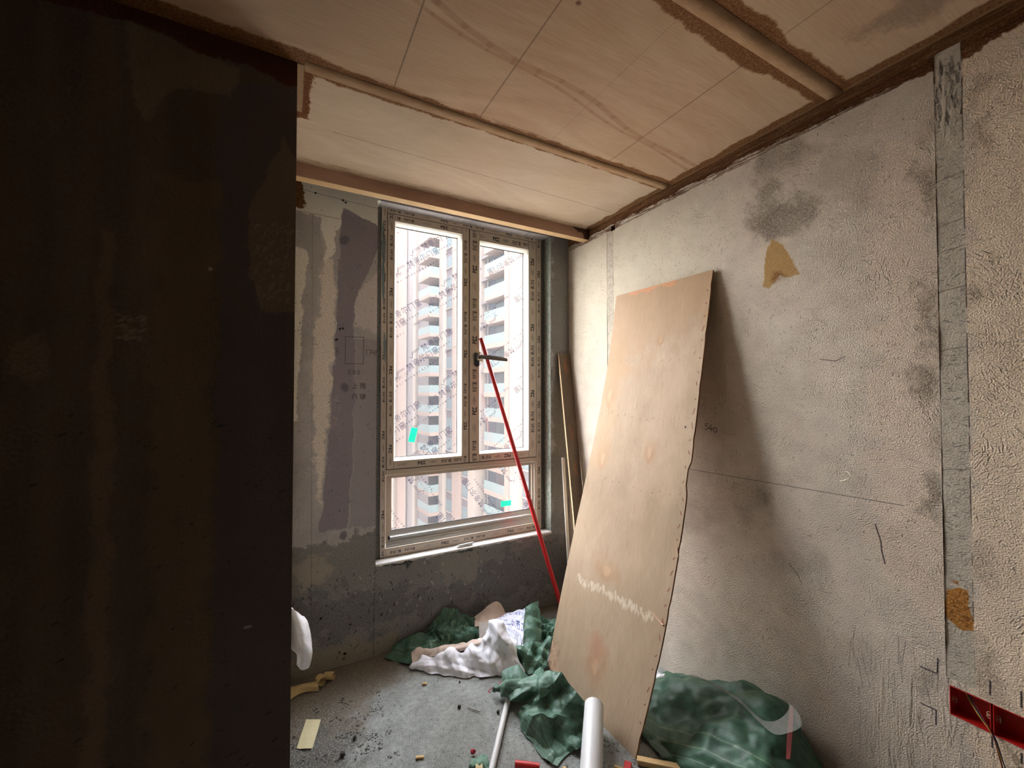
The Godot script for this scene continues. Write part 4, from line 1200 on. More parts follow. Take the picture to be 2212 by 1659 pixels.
func build_window() -> void:
	var root := Node3D.new()
	root.name = "window_1"
	add_child(root)
	struct(root, "tall window with two sashes above a fixed light, covered in printed film")
	var fm: Material = mats.frame
	var tp := tape_print()
	member(root, "jamb", 0.464, 0.497, 0.498, 2.547, ZF, 0.075, fm, tp, 0.2)
	member(root, "jamb", 1.521, 1.562, 0.498, 2.547, ZF, 0.075, fm, tp, 0.55)
	member(root, "head", 0.497, 1.521, 2.5145, 2.547, ZF, 0.075, fm, tp, 0.35)
	member(root, "sill_member", 0.497, 1.521, 0.498, 0.553, ZF, 0.075, fm, null, 0.0)
	member(root, "transom", 0.497, 1.521, 0.974, 1.004, ZF, 0.075, fm, null, 0.1)
	var st0 := st_new()
	strip(st0, Vector3(0.499, 0.525, ZF), Vector3(1.519, 0.525, ZF), Vector3.UP, 0.034, 0.32)
	done(st0, "protective_tape", tp, root)
	# dark gaps round the sashes
	put_box("weather_seal", Vector3(0.497, 1.0035, ZF - 0.06), Vector3(1.521, 2.515, ZF - 0.05), mats.rubber, root).mesh = seal_mesh()
	# teal paint rubbed on the left jamb
	var smear := mat(rgb8(120, 138, 138), 0.6)
	for q in [[0.47, 2.30, 0.014, 0.10], [0.468, 2.12, 0.010, 0.16], [0.478, 1.72, 0.010, 0.09], [0.466, 2.40, 0.008, 0.06]]:
		var st1 := st_new()
		var pts := []
		for i in 14:
			var t := TAU * i / 14.0
			pts.append(Vector3(q[0] + 0.006 + cos(t) * q[2] * (0.8 + 0.3 * sin(i * 2.3)), q[1] + sin(t) * q[3] * (0.85 + 0.2 * cos(i * 1.7)), ZF + 0.0012))
		for i in range(1, 13):
			tri(st1, pts[0], pts[i + 1], pts[i])
		done(st1, "paint_smear", smear, root)
	# sashes: outer x0 x1 y0 y1, widths left right top bottom
	var sashes := [
		[0.4995, 1.0115, 1.0085, 2.511, 0.0405, 0.0475, 0.041, 0.046],
		[1.0165, 1.5185, 1.0085, 2.511, 0.0695, 0.0615, 0.061, 0.0495],
	]
	for n in 2:
		var s: Array = sashes[n]
		var sash := Node3D.new()
		sash.name = "sash"
		root.add_child(sash, true)
		var zf := ZF + 0.004
		var op := Rect2(s[0] + s[4], s[2] + s[7], s[1] - s[0] - s[4] - s[5], s[3] - s[2] - s[6] - s[7])
		member(sash, "stile", s[0], s[0] + s[4], s[2], s[3], zf, 0.062, fm, tp, 0.1 + 0.3 * n, n == 1)
		member(sash, "stile", s[1] - s[5], s[1], s[2], s[3], zf, 0.062, fm, tp, 0.6 + 0.2 * n, n == 0)
		member(sash, "rail", s[0] + s[4], s[1] - s[5], s[3] - s[6], s[3], zf, 0.062, fm, tp, 0.45 + 0.4 * n)
		member(sash, "rail", s[0] + s[4], s[1] - s[5], s[2], s[2] + s[7], zf, 0.062, fm, tp, 0.75, n == 1)
		var inner := op.grow(-0.013)
		bead_ring(sash, op, inner, zf, ZF - 0.052, mats.bead)
		var film: Material
		if n == 0:
			film = film_print(inner, Vector2(0.737, 2.371), deg_to_rad(33.9), Vector2(0, -0.631), Vector2(0.204, -0.164), Vector2(-0.09, -0.125), 0.045)
		else:
			film = film_print(inner, Vector2(1.353, 2.38), deg_to_rad(213.5), Vector2(0, -0.634), Vector2(0.204, -0.166), Vector2.ZERO, 0.045)
		pane(sash, inner, ZF - 0.055, film)
		if n == 0:
			sticker(sash, Vector3(0.667, 1.196, ZF - 0.051), Vector2(0.088, 0.04), deg_to_rad(76))
		else:
			handle(sash)
	# fixed light below: stepped aluminium beads
	var fixed := Node3D.new()
	fixed.name = "fixed_light"
	root.add_child(fixed)
	var lip := Rect2(0.497, 0.553, 1.024, 0.421)
	var steps := [[0.0, 0.0], [0.010, 0.004], [0.016, 0.014], [0.026, 0.018], [0.033, 0.03], [0.045, 0.036]]
	for i in 4:
		var st := st_new()
		st.set_smooth_group(-1)
		for k in steps.size() - 1:
			for e in 2:
				var d0: float = steps[k][0] if e == 0 else steps[k + 1][0]
				var z0: float = steps[k][1]
				var d1: float = steps[k + 1][0]
				var z1: float = steps[k][1] if e == 0 else steps[k + 1][1]
				# the bottom bead is deeper, with a drainage rail
				var f := 1.95 if i == 0 else (0.55 if i == 2 else 0.85)
				var ra := Rect2(lip.position + Vector2(d0 * 0.85, d0 * 1.95), lip.size - Vector2(d0 * 1.7, d0 * 2.5))
				var rb := Rect2(lip.position + Vector2(d1 * 0.85, d1 * 1.95), lip.size - Vector2(d1 * 1.7, d1 * 2.5))
				f = f
				var ca := [ra.position, Vector2(ra.end.x, ra.position.y), ra.end, Vector2(ra.position.x, ra.end.y)]
				var cb := [rb.position, Vector2(rb.end.x, rb.position.y), rb.end, Vector2(rb.position.x, rb.end.y)]
				var j := (i + 1) % 4
				quad(st, Vector3(ca[i].x, ca[i].y, ZF - z0), Vector3(ca[j].x, ca[j].y, ZF - z0), Vector3(cb[j].x, cb[j].y, ZF - z1), Vector3(cb[i].x, cb[i].y, ZF - z1))
		done(st, "glazing_bead", mats.alu if i == 0 else mats.frame, fixed)
	var glass := Rect2(lip.position + Vector2(0.045 * 0.85, 0.045 * 1.95), lip.size - Vector2(0.045 * 1.7, 0.045 * 2.5))
	pane(fixed, glass, ZF - 0.037, film_print(glass, Vector2(1.118, 0.725), deg_to_rad(126.4), Vector2(0.632, 0), Vector2(0.17, 0.2), Vector2.ZERO, 0.045))
	for q in [[Vector3(glass.position.x, glass.position.y, ZF - 0.034), Vector3(glass.end.x, glass.position.y, ZF - 0.034)], [Vector3(glass.end.x, glass.position.y, ZF - 0.034), Vector3(glass.end.x, glass.end.y, ZF - 0.034)]]:
		var st := st_new()
		tube(st, q, 0.004, 6, false)
		done(st, "gasket", mats.rubber, fixed)
	# bright rail lying in the bottom bead, with a black stop at its end
	var st5 := st_new()
	tube(st5, [Vector3(0.522, 0.606, ZF - 0.012), Vector3(1.49, 0.606, ZF - 0.012)], 0.0075, 10)
	done(st5, "drain_rail", mats.alu, fixed)
	put_box("end_stop", Vector3(0.512, 0.597, ZF - 0.02), Vector3(0.523, 0.618, ZF - 0.004), mats.rubber, fixed, 0.002)
	sticker(fixed, Vector3(1.30, 0.703, ZF - 0.033), Vector2(0.078, 0.036), deg_to_rad(0))
	# whitewashed edge of the opening: lumpy filler on the sill and a shim left on it
	sill_filler(root)


func seal_mesh() -> Mesh:
	var st := st_new()
	for b in [[0.497, 0.501, 1.004, 2.515], [1.517, 1.521, 1.004, 2.515], [0.497, 1.521, 2.510, 2.515], [0.497, 1.521, 1.004, 1.010], [1.0105, 1.0175, 1.004, 2.515]]:
		box(st, Vector3(b[0], b[2], ZF - 0.05), Vector3(b[1], b[3], ZF - 0.004))
	st.generate_normals()
	var m := st.commit()
	m.surface_set_material(0, mats.rubber)
	return m


func handle(sash: Node) -> void:
	var z := ZF + 0.0055
	var st := st_new()
	var c := Vector3(1.066, 1.668, z)
	# six-sided rose plate
	var p := [Vector2(-0.017, 0.045), Vector2(0.017, 0.045), Vector2(0.017, -0.036), Vector2(0.0, -0.047), Vector2(-0.017, -0.036)]
	for i in range(1, 4):
		tri(st, c + Vector3(p[0].x, p[0].y, 0.008), c + Vector3(p[i].x, p[i].y, 0.008), c + Vector3(p[i + 1].x, p[i + 1].y, 0.008))
	for i in 5:
		var a: Vector2 = p[i]
		var b: Vector2 = p[(i + 1) % 5]
		quad(st, c + Vector3(b.x, b.y, 0.008), c + Vector3(a.x, a.y, 0.008), c + Vector3(a.x, a.y, 0), c + Vector3(b.x, b.y, 0))
	var hd := done(st, "handle", mats.black_metal, sash)
	tag(hd, "black window handle still wrapped in tape", "")
	var st2 := st_new()
	tube(st2, [c + Vector3(0.0, 0.012, 0.006), c + Vector3(0.0, 0.012, 0.045)], 0.009, 10)
	# lever: a flat tapering bar
	var lv := []
	for i in 9:
		var t := i / 8.0
		lv.append([c + Vector3(0.0 + 0.195 * t, 0.016 - 0.004 * t - 0.01 * t * t, 0.052), 0.011 + 0.004 * sin(t * 2.6) - 0.004 * t * t])
	for i in 8:
		var a: Array = lv[i]
		var b: Array = lv[i + 1]
		for g in 4:
			var o := [Vector3(0, 1, 0.5), Vector3(0, 1, -0.5), Vector3(0, -1, -0.5), Vector3(0, -1, 0.5)]
			quad(st2, a[0] + o[g] * a[1], b[0] + o[g] * b[1], b[0] + o[(g + 1) % 4] * b[1], a[0] + o[(g + 1) % 4] * a[1])
	done(st2, "lever", mat(rgb8(92, 84, 80), 0.45), sash)
	# torn ends of masking tape round the neck
	var tm := mat(rgb8(222, 206, 168), 0.7)
	for q in [[Vector3(-0.004, 0.02, 0.03), Vector3(0.022, 0.035, 0.035), Vector3(0.014, -0.008, 0.05), Vector3(-0.01, -0.004, 0.03)], [Vector3(0.004, 0.028, 0.03), Vector3(0.016, 0.04, 0.03), Vector3(-0.02, 0.085, 0.02), Vector3(-0.022, 0.084, 0.02)], [Vector3(0.0, 0.01, 0.04), Vector3(0.02, 0.014, 0.055), Vector3(0.022, -0.018, 0.05), Vector3(0.002, -0.012, 0.04)]]:
		var s3 := st_new()
		cloth(s3, [[c + q[0], c + q[1]], [c + q[3], c + q[2]]], 6, 6, 0.006, 60.0, 8, 0.0012)
		done(s3, "torn_tape", tm, sash)


func sill_filler(root: Node) -> void:
	var fm := grainy(rgb8(206, 204, 200), rgb8(232, 230, 226), 0.05, 0.15, 0.85, 0.2, 9)
	var n := Canvas.noise(77, 18.0, 3)
	var st := st_new()
	var rows := []
	for i in 121:
		var x := lerpf(0.430, 1.594, i / 120.0)
		var a := n.get_noise_2d(x, 0.0)
		var b := n.get_noise_2d(x, 5.0)
		var drop := 0.004 + 0.010 * maxf(0.0, a + 0.3)
		rows.append([Vector3(x, 0.4985, ZF + 0.001), Vector3(x, 0.501 + 0.002 * b, ZF + 0.03), Vector3(x, 0.502 + 0.003 * a, ZW - 0.006), Vector3(x, 0.499, ZW + 0.005 + 0.004 * b), Vector3(x, 0.497 - drop, ZW + 0.004), Vector3(x, 0.495 - drop, ZW - 0.004)])
	for i in 120:
		for j in 5:
			quad(st, rows[i][j], rows[i + 1][j], rows[i + 1][j + 1], rows[i][j + 1])
	tag(done(st, "sill_filler", fm, root), "lumpy white filler along the bottom of the opening", "")
	var st2 := st_new()
	for k in 2:
		tube(st2, [Vector3(0.912 + 0.01 * k, 0.507 + 0.008 * k, ZW - 0.018 + 0.005 * k), Vector3(1.015 + 0.01 * k, 0.507 + 0.008 * k, ZW - 0.022)], 0.006, 8)
	tag(done(st2, "shim", mats.white_pvc, root), "short white plastic shim left on the sill", "")
	# render at the right-hand reveal, rough and greenish
	var st3 := st_new()
	var n2 := Canvas.noise(78, 30.0, 3)
	for i in 100:
		var y0 := lerpf(0.503, 2.54, i / 100.0)
		var y1 := lerpf(0.503, 2.54, (i + 1) / 100.0)
		for j in 3:
			var za := lerpf(ZF - 0.003, ZW + 0.003, j / 3.0)
			var zb := lerpf(ZF - 0.003, ZW + 0.003, (j + 1) / 3.0)
			var f := func(y: float, z: float) -> Vector3: return Vector3(1.592 - 0.004 * maxf(0.0, n2.get_noise_2d(y, z * 3.0) + 0.4), y, z)
			quad(st3, f.call(y1, za), f.call(y1, zb), f.call(y0, zb), f.call(y0, za))
	tag(done(st3, "reveal_render", grainy(rgb8(104, 120, 114), rgb8(164, 158, 142), 0.03, 0.25, 0.9, 0.3, 12), root), "rough grey green render on the window reveal", "")


# ---------------------------------------------------------------- the tower across the street
func build_tower() -> void:
	var g := put_box("ground", Vector3(-250, -62, -320), Vector3(300, -60, 120), mat(rgb8(136, 134, 128), 0.95))
	struct(g, "street far below the window")
	var t := thing("apartment_tower", "pale apartment tower with glass balconies seen through the window", "building")
	var x := Vector3(0.110, 0, 0.9939)
	var z := Vector3(-0.9939, 0, 0.110)
	t.transform = Transform3D(Basis(x, Vector3.UP, z), Vector3(21.94, EYE, -44.98))
	var pink := mat(rgb8(139, 124, 117), 0.85)
	var lav := mat(rgb8(122, 118, 121), 0.85)
	var white := mat(rgb8(146, 138, 132), 0.85)
	var spand := mat(rgb8(104, 100, 106), 0.85)
	var inner := mat(rgb8(85, 96, 111), 0.7)
	var glass := mat(rgb8(109, 124, 130), 0.35)
	glass.metallic_specular = 0.15
	var rail := mat(rgb8(117, 133, 135), 0.35)
	rail.metallic_specular = 0.15
	var dark := mat(rgb8(89, 104, 120), 0.6)
	var fr := mat(rgb8(111, 113, 119), 0.7)
	var lo := -36.0
	var hi := 36.0
	var wall := func(called: String, x0: float, x1: float, z0: float, z1: float, m: Material) -> void:
		put_box(called, Vector3(x0, lo, z0), Vector3(x1, hi, z1), m, t)
	wall.call("wall", -46.0, 16.0, -8.0, -1.6, inner)
	wall.call("wall", -46.0, -30.4, -2.0, 0.0, pink)
	wall.call("wall", -30.4, -26.3, -2.0, -0.15, lav)
	wall.call("pier", -36.2, -35.6, 0.0, 0.45, white)
	wall.call("pier", -30.5, -30.2, 0.0, 0.12, white)
	wall.call("pier", -26.3, -25.0, -2.0, 0.35, white)
	wall.call("wall", -25.0, -20.4, -2.0, -0.1, lav)
	wall.call("pier", -15.7, -14.3, -2.0, 0.25, white)
	wall.call("wall", -14.3, -11.5, -2.0, -0.35, spand)
	wall.call("pier", -11.5, -9.3, -2.0, 0.12, pink)
	wall.call("wall", -9.3, -6.7, -2.0, -0.35, spand)
	wall.call("pier", -6.7, -5.0, -2.0, 0.15, white)
	wall.call("pier", 2.2, 3.05, -2.0, 0.2, pink)
	wall.call("pier", 3.2, 5.05, -2.0, 0.15, white)
	wall.call("pier", 3.05, 3.2, -2.0, 0.02, spand)
	wall.call("wall", 5.05, 8.2, -2.0, -0.35, spand)
	wall.call("pier", 8.2, 10.5, -2.0, 0.15, white)
	wall.call("wall", 10.5, 16.0, -2.0, -0.2, lav)
	# pieces that repeat floor by floor: share the meshes
	var parts := []
	var piece := func(called: String, a: Vector3, b: Vector3, m: Material) -> void:
		var st := st_new()
		box(st, a, b)
		st.generate_normals()
		var me := st.commit()
		me.surface_set_material(0, m)
		parts.append([called, me])
	# small corner balcony
	piece.call("balcony_slab", Vector3(-20.3, -0.55, -1.2), Vector3(-15.7, 0.0, 1.74), pink)
	piece.call("balcony_rail", Vector3(-20.3, 0.0, 1.66), Vector3(-15.72, 1.1, 1.72), rail)
	piece.call("balcony_rail", Vector3(-15.78, 0.0, -0.1), Vector3(-15.72, 1.1, 1.66), rail)
	piece.call("balcony_door", Vector3(-20.0, 0.0, -1.6), Vector3(-16.2, 2.3, -1.55), glass)
	piece.call("balcony_post", Vector3(-18.4, 0.0, -1.5), Vector3(-18.2, 2.45, -1.4), white)
	# windows in two columns and one at the near end
	for w in [[-14.2, -11.6], [-9.2, -6.8], [5.2, 8.1]]:
		piece.call("window_frame", Vector3(w[0], 0.5, -0.36), Vector3(w[1], 2.28, -0.30), fr)
		piece.call("window_glass", Vector3(w[0] + 0.1, 0.6, -0.30), Vector3(w[0] + (w[1] - w[0]) * 0.62, 2.18, -0.28), glass)
		piece.call("window_glass", Vector3(w[0] + (w[1] - w[0]) * 0.66, 0.6, -0.30), Vector3(w[1] - 0.1, 2.18, -0.28), glass)
		piece.call("window_sill", Vector3(w[0] - 0.05, 0.38, -0.36), Vector3(w[1] + 0.05, 0.5, -0.15), white)
	# wide balcony
	piece.call("balcony_slab", Vector3(-2.43, -0.55, -1.6), Vector3(2.25, 0.0, 0.2), pink)
	piece.call("balcony_slab", Vector3(-5.0, -0.35, -1.6), Vector3(-2.43, 0.0, -0.9), lav)
	piece.call("balcony_rail", Vector3(-2.4, 0.0, 0.1), Vector3(2.2, 1.1, 0.16), rail)
	piece.call("balcony_door", Vector3(-2.2, 0.0, -1.6), Vector3(0.3, 2.35, -1.52), glass)
	piece.call("balcony_door", Vector3(0.9, 0.0, -1.6), Vector3(2.0, 2.2, -1.52), dark)
	piece.call("balcony_post", Vector3(0.4, 0.0, -1.55), Vector3(0.65, 2.45, -1.4), white)
	piece.call("downpipe", Vector3(-4.2, -0.55, -1.5), Vector3(-4.05, 2.45, -1.35), white)
	for floor_ in range(-11, 11):
		for p in parts:
			var o := MeshInstance3D.new()
			o.name = p[0]
			o.mesh = p[1]
			t.add_child(o, true)
			o.position.y = floor_ * 3.0


# a second block stands close in front of that tower's face and keeps the sky off it; it is left of what the camera sees
func build_neighbour() -> void:
	var t := thing("neighbouring_block", "long apartment block facing the pale tower across a narrow court", "building", Vector3(0, 0, -80))
	var m := mat(rgb8(188, 176, 166), 0.85)
	var dk := mat(rgb8(110, 116, 124), 0.5)
	put_box("block", Vector3(-3.0, -61.0, -38.0), Vector3(5.0, 80.0, 50.0), m, t)
	var st := st_new()
	box(st, Vector3(0, 0, 0), Vector3(0.12, 1.7, 2.4))
	st.generate_normals()
	var me := st.commit()
	me.surface_set_material(0, dk)
	for i in range(-8, 9):
		for j in 14:
			var o := MeshInstance3D.new()
			o.name = "window"
			o.mesh = me
			t.add_child(o, true)
			o.position = Vector3(4.95, i * 3.0 + 1.0, -36.0 + j * 6.0)


# ---------------------------------------------------------------- junction boxes in the right wall
func build_junction_boxes() -> void:
	var red := mat(rgb8(178, 26, 18), 0.5)
	var brass := mat(rgb8(196, 184, 150), 0.4, 0.5)
	var labels := ["red plastic junction box let into the wall right below the mortar chase", "red plastic junction box let into the wall at the picture's right edge"]
	for n in 2:
		var z0 := -0.4835 + n * 0.0865
		var z1 := z0 + 0.083
		var y0 := 0.4975
		var y1 := 0.5815
		var t := thing("junction_box", labels[n], "junction box", Vector3(XR, y0, (z0 + z1) / 2.0), "red junction boxes in the right wall")
		var oz := -(z0 + z1) / 2.0
		var w := 0.0022
		var mk := func(called: String, a: Vector3, b: Vector3) -> MeshInstance3D:
			return put_box(called, a - t.position, b - t.position, red, t, 0.0006)
		mk.call("back", Vector3(XR + 0.043, y0, z0), Vector3(XR + 0.046, y1, z1))
		mk.call("side", Vector3(XR - 0.003, y0, z0), Vector3(XR + 0.044, y0 + w, z1))
		mk.call("side", Vector3(XR - 0.003, y1 - w, z0), Vector3(XR + 0.044, y1, z1))
		mk.call("side", Vector3(XR - 0.003, y0, z0), Vector3(XR + 0.044, y1, z0 + w))
		mk.call("side", Vector3(XR - 0.003, y0, z1 - w), Vector3(XR + 0.044, y1, z1))
		for e in [z0 + 0.007, z1 - 0.007]:
			var st := st_new()
			for k in 2:
				var c := Vector3(XR + 0.012, (y0 + y1) / 2.0 + 0.006 * (k * 2 - 1) * 0.6, e) - t.position
				var pts := []
				for i in 13:
					pts.append(c + Vector3(0, sin(TAU * i / 12.0) * 0.0055, cos(TAU * i / 12.0) * 0.0045))
				tube(st, pts, 0.0011, 6, false)
			done(st, "screw_lug", brass, t)
	# wires that leave the box and hang down the wall
	var wires := [[rgb8(190, 164, 40), [Vector3(XR + 0.03, 0.57, -0.462), Vector3(XR + 0.01, 0.53, -0.43), Vector3(XR - 0.006, 0.498, -0.398), Vector3(XR - 0.014, 0.46, -0.384), Vector3(XR - 0.012, 0.40, -0.378), Vector3(XR - 0.01, 0.28, -0.38)], "yellow earth wire hanging out of the red junction box"],
		[rgb8(38, 60, 84), [Vector3(XR + 0.03, 0.565, -0.455), Vector3(XR + 0.008, 0.527, -0.424), Vector3(XR - 0.008, 0.496, -0.394), Vector3(XR - 0.018, 0.45, -0.378), Vector3(XR - 0.014, 0.40, -0.370), Vector3(XR - 0.01, 0.28, -0.368)], "blue wire hanging out of the red junction box"],
		[rgb8(120, 36, 40), [Vector3(XR + 0.03, 0.568, -0.45), Vector3(XR + 0.006, 0.53, -0.42), Vector3(XR - 0.009, 0.497, -0.3965), Vector3(XR - 0.02, 0.455, -0.3835), Vector3(XR - 0.016, 0.40, -0.376), Vector3(XR - 0.01, 0.28, -0.374)], "dark red wire hanging out of the red junction box"]]
	for w in wires:
		var st := st_new()
		var pts := []
		for i in 25:
			pts.append(smooth_curve(w[1], i / 24.0))
		tube(st, pts, 0.0014, 7)
		tag(done(st, "wire", mat(w[0], 0.5)), w[2], "wire", "wires hanging from the junction box")


# ---------------------------------------------------------------- boards, planks, poles
func build_board_and_planks() -> void:
	# big sheet of plywood leaning on the right wall
	var cv := paint_ply(0.0, 0.0, 0.62, 2.12, 501, rgb8(188, 165, 138), rgb8(178, 154, 126), rgb8(161, 136, 109), false, 560.0)
	var r := rng_of(51)
	cv.poly(v2s([-0.1, 1.5, -0.1, 2.2, 0.7, 2.2, 0.7, 1.9, 0.3, 1.75]), rgb8(180, 138, 98), 0.35, 0.15, 0.1)
	cv.poly(v2s([0.30, 0.9, 0.55, 1.0, 0.58, 1.8, 0.35, 1.7]), rgb8(196, 170, 142), 0.4, 0.12, 0.08, 0.2)
	cv.poly(v2s([0.0, 1.0, 0.12, 1.2, 0.15, 1.8, 0.0, 1.9]), rgb8(184, 150, 108), 0.3, 0.06, 0.05, 0.2)
	for kx in [[0.395, 1.215, 0.016, 0.035], [0.096, 1.155, 0.02, 0.05], [0.06, 1.51, 0.018, 0.05], [0.365, 1.80, 0.010, 0.02], [0.267, 0.605, 0.04, 0.035], [0.32, 0.19, 0.03, 0.05]]:
		cv.poly(disc(Vector2(kx[0], kx[1]), kx[2] * 2.2, kx[3] * 1.6), rgb8(180, 138, 100), 0.3, 0.05, 0.02, 0.3)
		cv.poly(disc(Vector2(kx[0], kx[1] - kx[3] * 0.2), kx[2] * 0.7, kx[3] * 0.8), rgb8(206, 168, 132), 0.5, 0.01, 0.008)
		for i in 7:
			var a := i * 0.35 - 1.0
			cv.path([Vector2(kx[0] - kx[2] * (1.6 + 0.1 * i), kx[1] + kx[3] * (0.4 - a * 0.5)), Vector2(kx[0], kx[1] - kx[3] * (0.9 + 0.12 * i)), Vector2(kx[0] + kx[2] * (1.6 + 0.1 * i), kx[1] + kx[3] * (0.4 - a * 0.5))], 0.0016, rgb8(168, 120, 84), 0.35)
	cv.poly(disc(Vector2(0.30, 0.268), 0.05, 0.06), rgb8(188, 118, 90), 0.35, 0.06, 0.03, 0.3)
	# torn veneer: a pale ragged scar, and a rough corner
	var scar := [Vector2(0.090, 0.523), Vector2(0.130, 0.500), Vector2(0.180, 0.504), Vector2(0.226, 0.515), Vector2(0.290, 0.506), Vector2(0.344, 0.510), Vector2(0.400, 0.504), Vector2(0.440, 0.512), Vector2(0.503, 0.501), Vector2(0.560, 0.506)]
	for i in scar.size() - 1:
		for k in 16:
			var p: Vector2 = scar[i].lerp(scar[i + 1], r.randf()) + Vector2(0, r.randf_range(-0.014, 0.014))
			var s := r.randf_range(0.003, 0.009)
			cv.poly([p + Vector2(-s * 0.7, r.randf_range(0, s)), p + Vector2(0, s * 1.6), p + Vector2(s * 0.7, r.randf_range(-s, s)), p + Vector2(s * 0.3, -s * 2.4), p + Vector2(-s * 0.4, -s)], rgb8(216, 200, 178), 0.7, 0.002, 0.003, 0.0, -20)
	cv.poly(v2s([-0.02, 0.17, 0.05, 0.12, 0.085, 0.03, 0.08, -0.02, -0.02, -0.02]), rgb8(196, 164, 134), 0.8, 0.004, 0.012, 0.4, -20)
	cv.specks(r, 60, Rect2(0.0, 0.02, 0.07, 0.13), Vector2(0.006, 0.02), Vector2(0.001, 0.003), Vector2(1.2, 1.9), rgb8(120, 80, 70), Vector2(0.3, 0.7))
	cv.specks(r, 70, Rect2(0.0, 0.0, 0.61, 2.1), Vector2(0.02, 0.08), Vector2(0.0012, 0.003), Vector2(1.5, 1.64), rgb8(140, 98, 66), Vector2(0.15, 0.45))
	cv.specks(r, 900, Rect2(0.0, 0.0, 0.61, 2.1), Vector2(0.02, 0.09), Vector2(0.001, 0.002), Vector2(1.54, 1.6), rgb8(214, 188, 156), Vector2(0.1, 0.3))
	# rows of nail holes across and along the edge
	for y in [1.71, 1.405, 1.05]:
		for i in 12:
			var p := Vector2(0.04 + i * 0.048 + r.randf() * 0.02, y - 0.03 * sin(i * 0.25) + r.randf() * 0.012)
			cv.line(p, p + Vector2(0.012, 0.006 + 0.01 * r.randf()) * r.randf(), 0.002, rgb8(96, 58, 44), 0.6)
	for i in 30:
		cv.line(Vector2(0.603, 0.1 + i * 0.066 + r.randf() * 0.03), Vector2(0.609, 0.1 + i * 0.066 + r.randf() * 0.03), 0.004, rgb8(120, 62, 44), 0.8)
	cv.poly(disc(Vector2(0.572, 1.36), 0.004, 0.006), rgb8(30, 24, 22), 0.95, 0.002, 0.001)
	cv.poly(v2s([0.10, 2.2, 0.10, 2.10, 0.22, 2.092, 0.3, 2.105, 0.42, 2.098, 0.45, 2.2]), rgb8(224, 150, 106), 0.6, 0.006, 0.014, 0.8)
	var m := painted(cv, 0.62, 0.06)
	var t := thing("plywood_board", "tall plywood board leaning against the right wall beside the window", "board", Vector3(1.215, 0, -1.547))
	# profile of the bowed sheet: x against y, for the far and the near edge
	var far := [Vector2(1.208, 0.000), Vector2(1.289, 0.338), Vector2(1.382, 0.676), Vector2(1.479, 1.014), Vector2(1.570, 1.351), Vector2(1.647, 1.689), Vector2(1.701, 2.027)]
	var near := [Vector2(1.222, 0.000), Vector2(1.353, 0.338), Vector2(1.456, 0.676), Vector2(1.537, 1.014), Vector2(1.604, 1.351), Vector2(1.666, 1.689), Vector2(1.728, 2.027)]
	var n := 60
	var cols := 8
	var grid := []
	var back := []
	var fc := []
	var nc := []
	for p: Vector2 in far:
		fc.append(Vector3(p.x, p.y, -1.854))
	for p: Vector2 in near:
		nc.append(Vector3(p.x, p.y, -1.239))
	for i in n + 1:
		var a := smooth_curve(fc, i / float(n))
		var b := smooth_curve(nc, i / float(n))
		var row := []
		var br := []
		for j in cols + 1:
			var f := j / float(cols)
			# chipped edge low down on the near side
			var p := a.lerp(b, f) - t.position
			if j == cols and (i == 31 or i == 32 or i == 33):
				p.z -= 0.012
			if j == cols and (i % 7 == 2):
				p.z -= 0.003
			row.append(p)
			br.append(p + Vector3(0.0085, -0.0022, 0))
		grid.append(row)
		back.append(br)
	var st := st_new()
	st.set_smooth_group(0)
	for i in n:
		for j in cols:
			quad(st, grid[i + 1][j], grid[i + 1][j + 1], grid[i][j + 1], grid[i][j], [Vector2(j / float(cols), 1.0 - (i + 1) / float(n)), Vector2((j + 1) / float(cols), 1.0 - (i + 1) / float(n)), Vector2((j + 1) / float(cols), 1.0 - i / float(n)), Vector2(j / float(cols), 1.0 - i / float(n))])
	done(st, "veneer", m, t)
	var st2 := st_new()
	st2.set_smooth_group(0)
	for i in n:
		for j in cols:
			quad(st2, back[i + 1][j + 1], back[i + 1][j], back[i][j], back[i][j + 1])
	done(st2, "back_veneer", mats.ply_plain, t)
	var st3 := st_new()
	st3.set_smooth_group(1)
	for i in n:
		quad(st3, grid[i + 1][cols], back[i + 1][cols], back[i][cols], grid[i][cols])
		quad(st3, back[i + 1][0], grid[i + 1][0], grid[i][0], back[i][0])
	for j in cols:
		quad(st3, grid[n][j], back[n][j], back[n][j + 1], grid[n][j + 1])
		quad(st3, grid[0][j + 1], back[0][j + 1], back[0][j], grid[0][j])
	done(st3, "sawn_edge", grainy(rgb8(120, 84, 58), rgb8(186, 142, 100), 0.06, 0.05, 0.85, 0.0, 14), t)
	# splinters torn from the near edge
	var sm := mat(rgb8(206, 168, 138), 0.8)
	for q in [[Vector3(1.405, 0.505, -1.335), Vector3(1.398, 0.478, -1.245)], [Vector3(1.487, 0.79, -1.246), Vector3(1.484, 0.75, -1.238)]]:
		var s4 := st_new()
		tube(s4, [q[0] - t.position - Vector3(0.006, 0, 0), q[1] - t.position - Vector3(0.006, 0, 0)], 0.0018, 6, true, 0.005)
		done(s4, "splinter", sm, t)
	# dark formwork plank in the corner, and a white plastic trim behind it
	var pc := paint_ply(0.0, 0.0, 0.1, 1.75, 505, rgb8(124, 108, 90), rgb8(104, 90, 76), rgb8(82, 72, 62), false, 420.0)
	for b in [[0.055, 1.66, 0.02, 0.06], [0.05, 1.20, 0.012, 0.06], [0.06, 0.95, 0.015, 0.05], [0.05, 0.62, 0.02, 0.04]]:
		pc.poly(disc(Vector2(b[0], b[1]), b[2], b[3]), rgb8(150, 104, 76), 0.7, 0.015, 0.012, 0.4)
	handwriting(pc, ["5", "0", "4"], Vector2(0.075, 0.78), 0.02, 0.0, 0.0018, rgb8(40, 34, 32), 0.5)
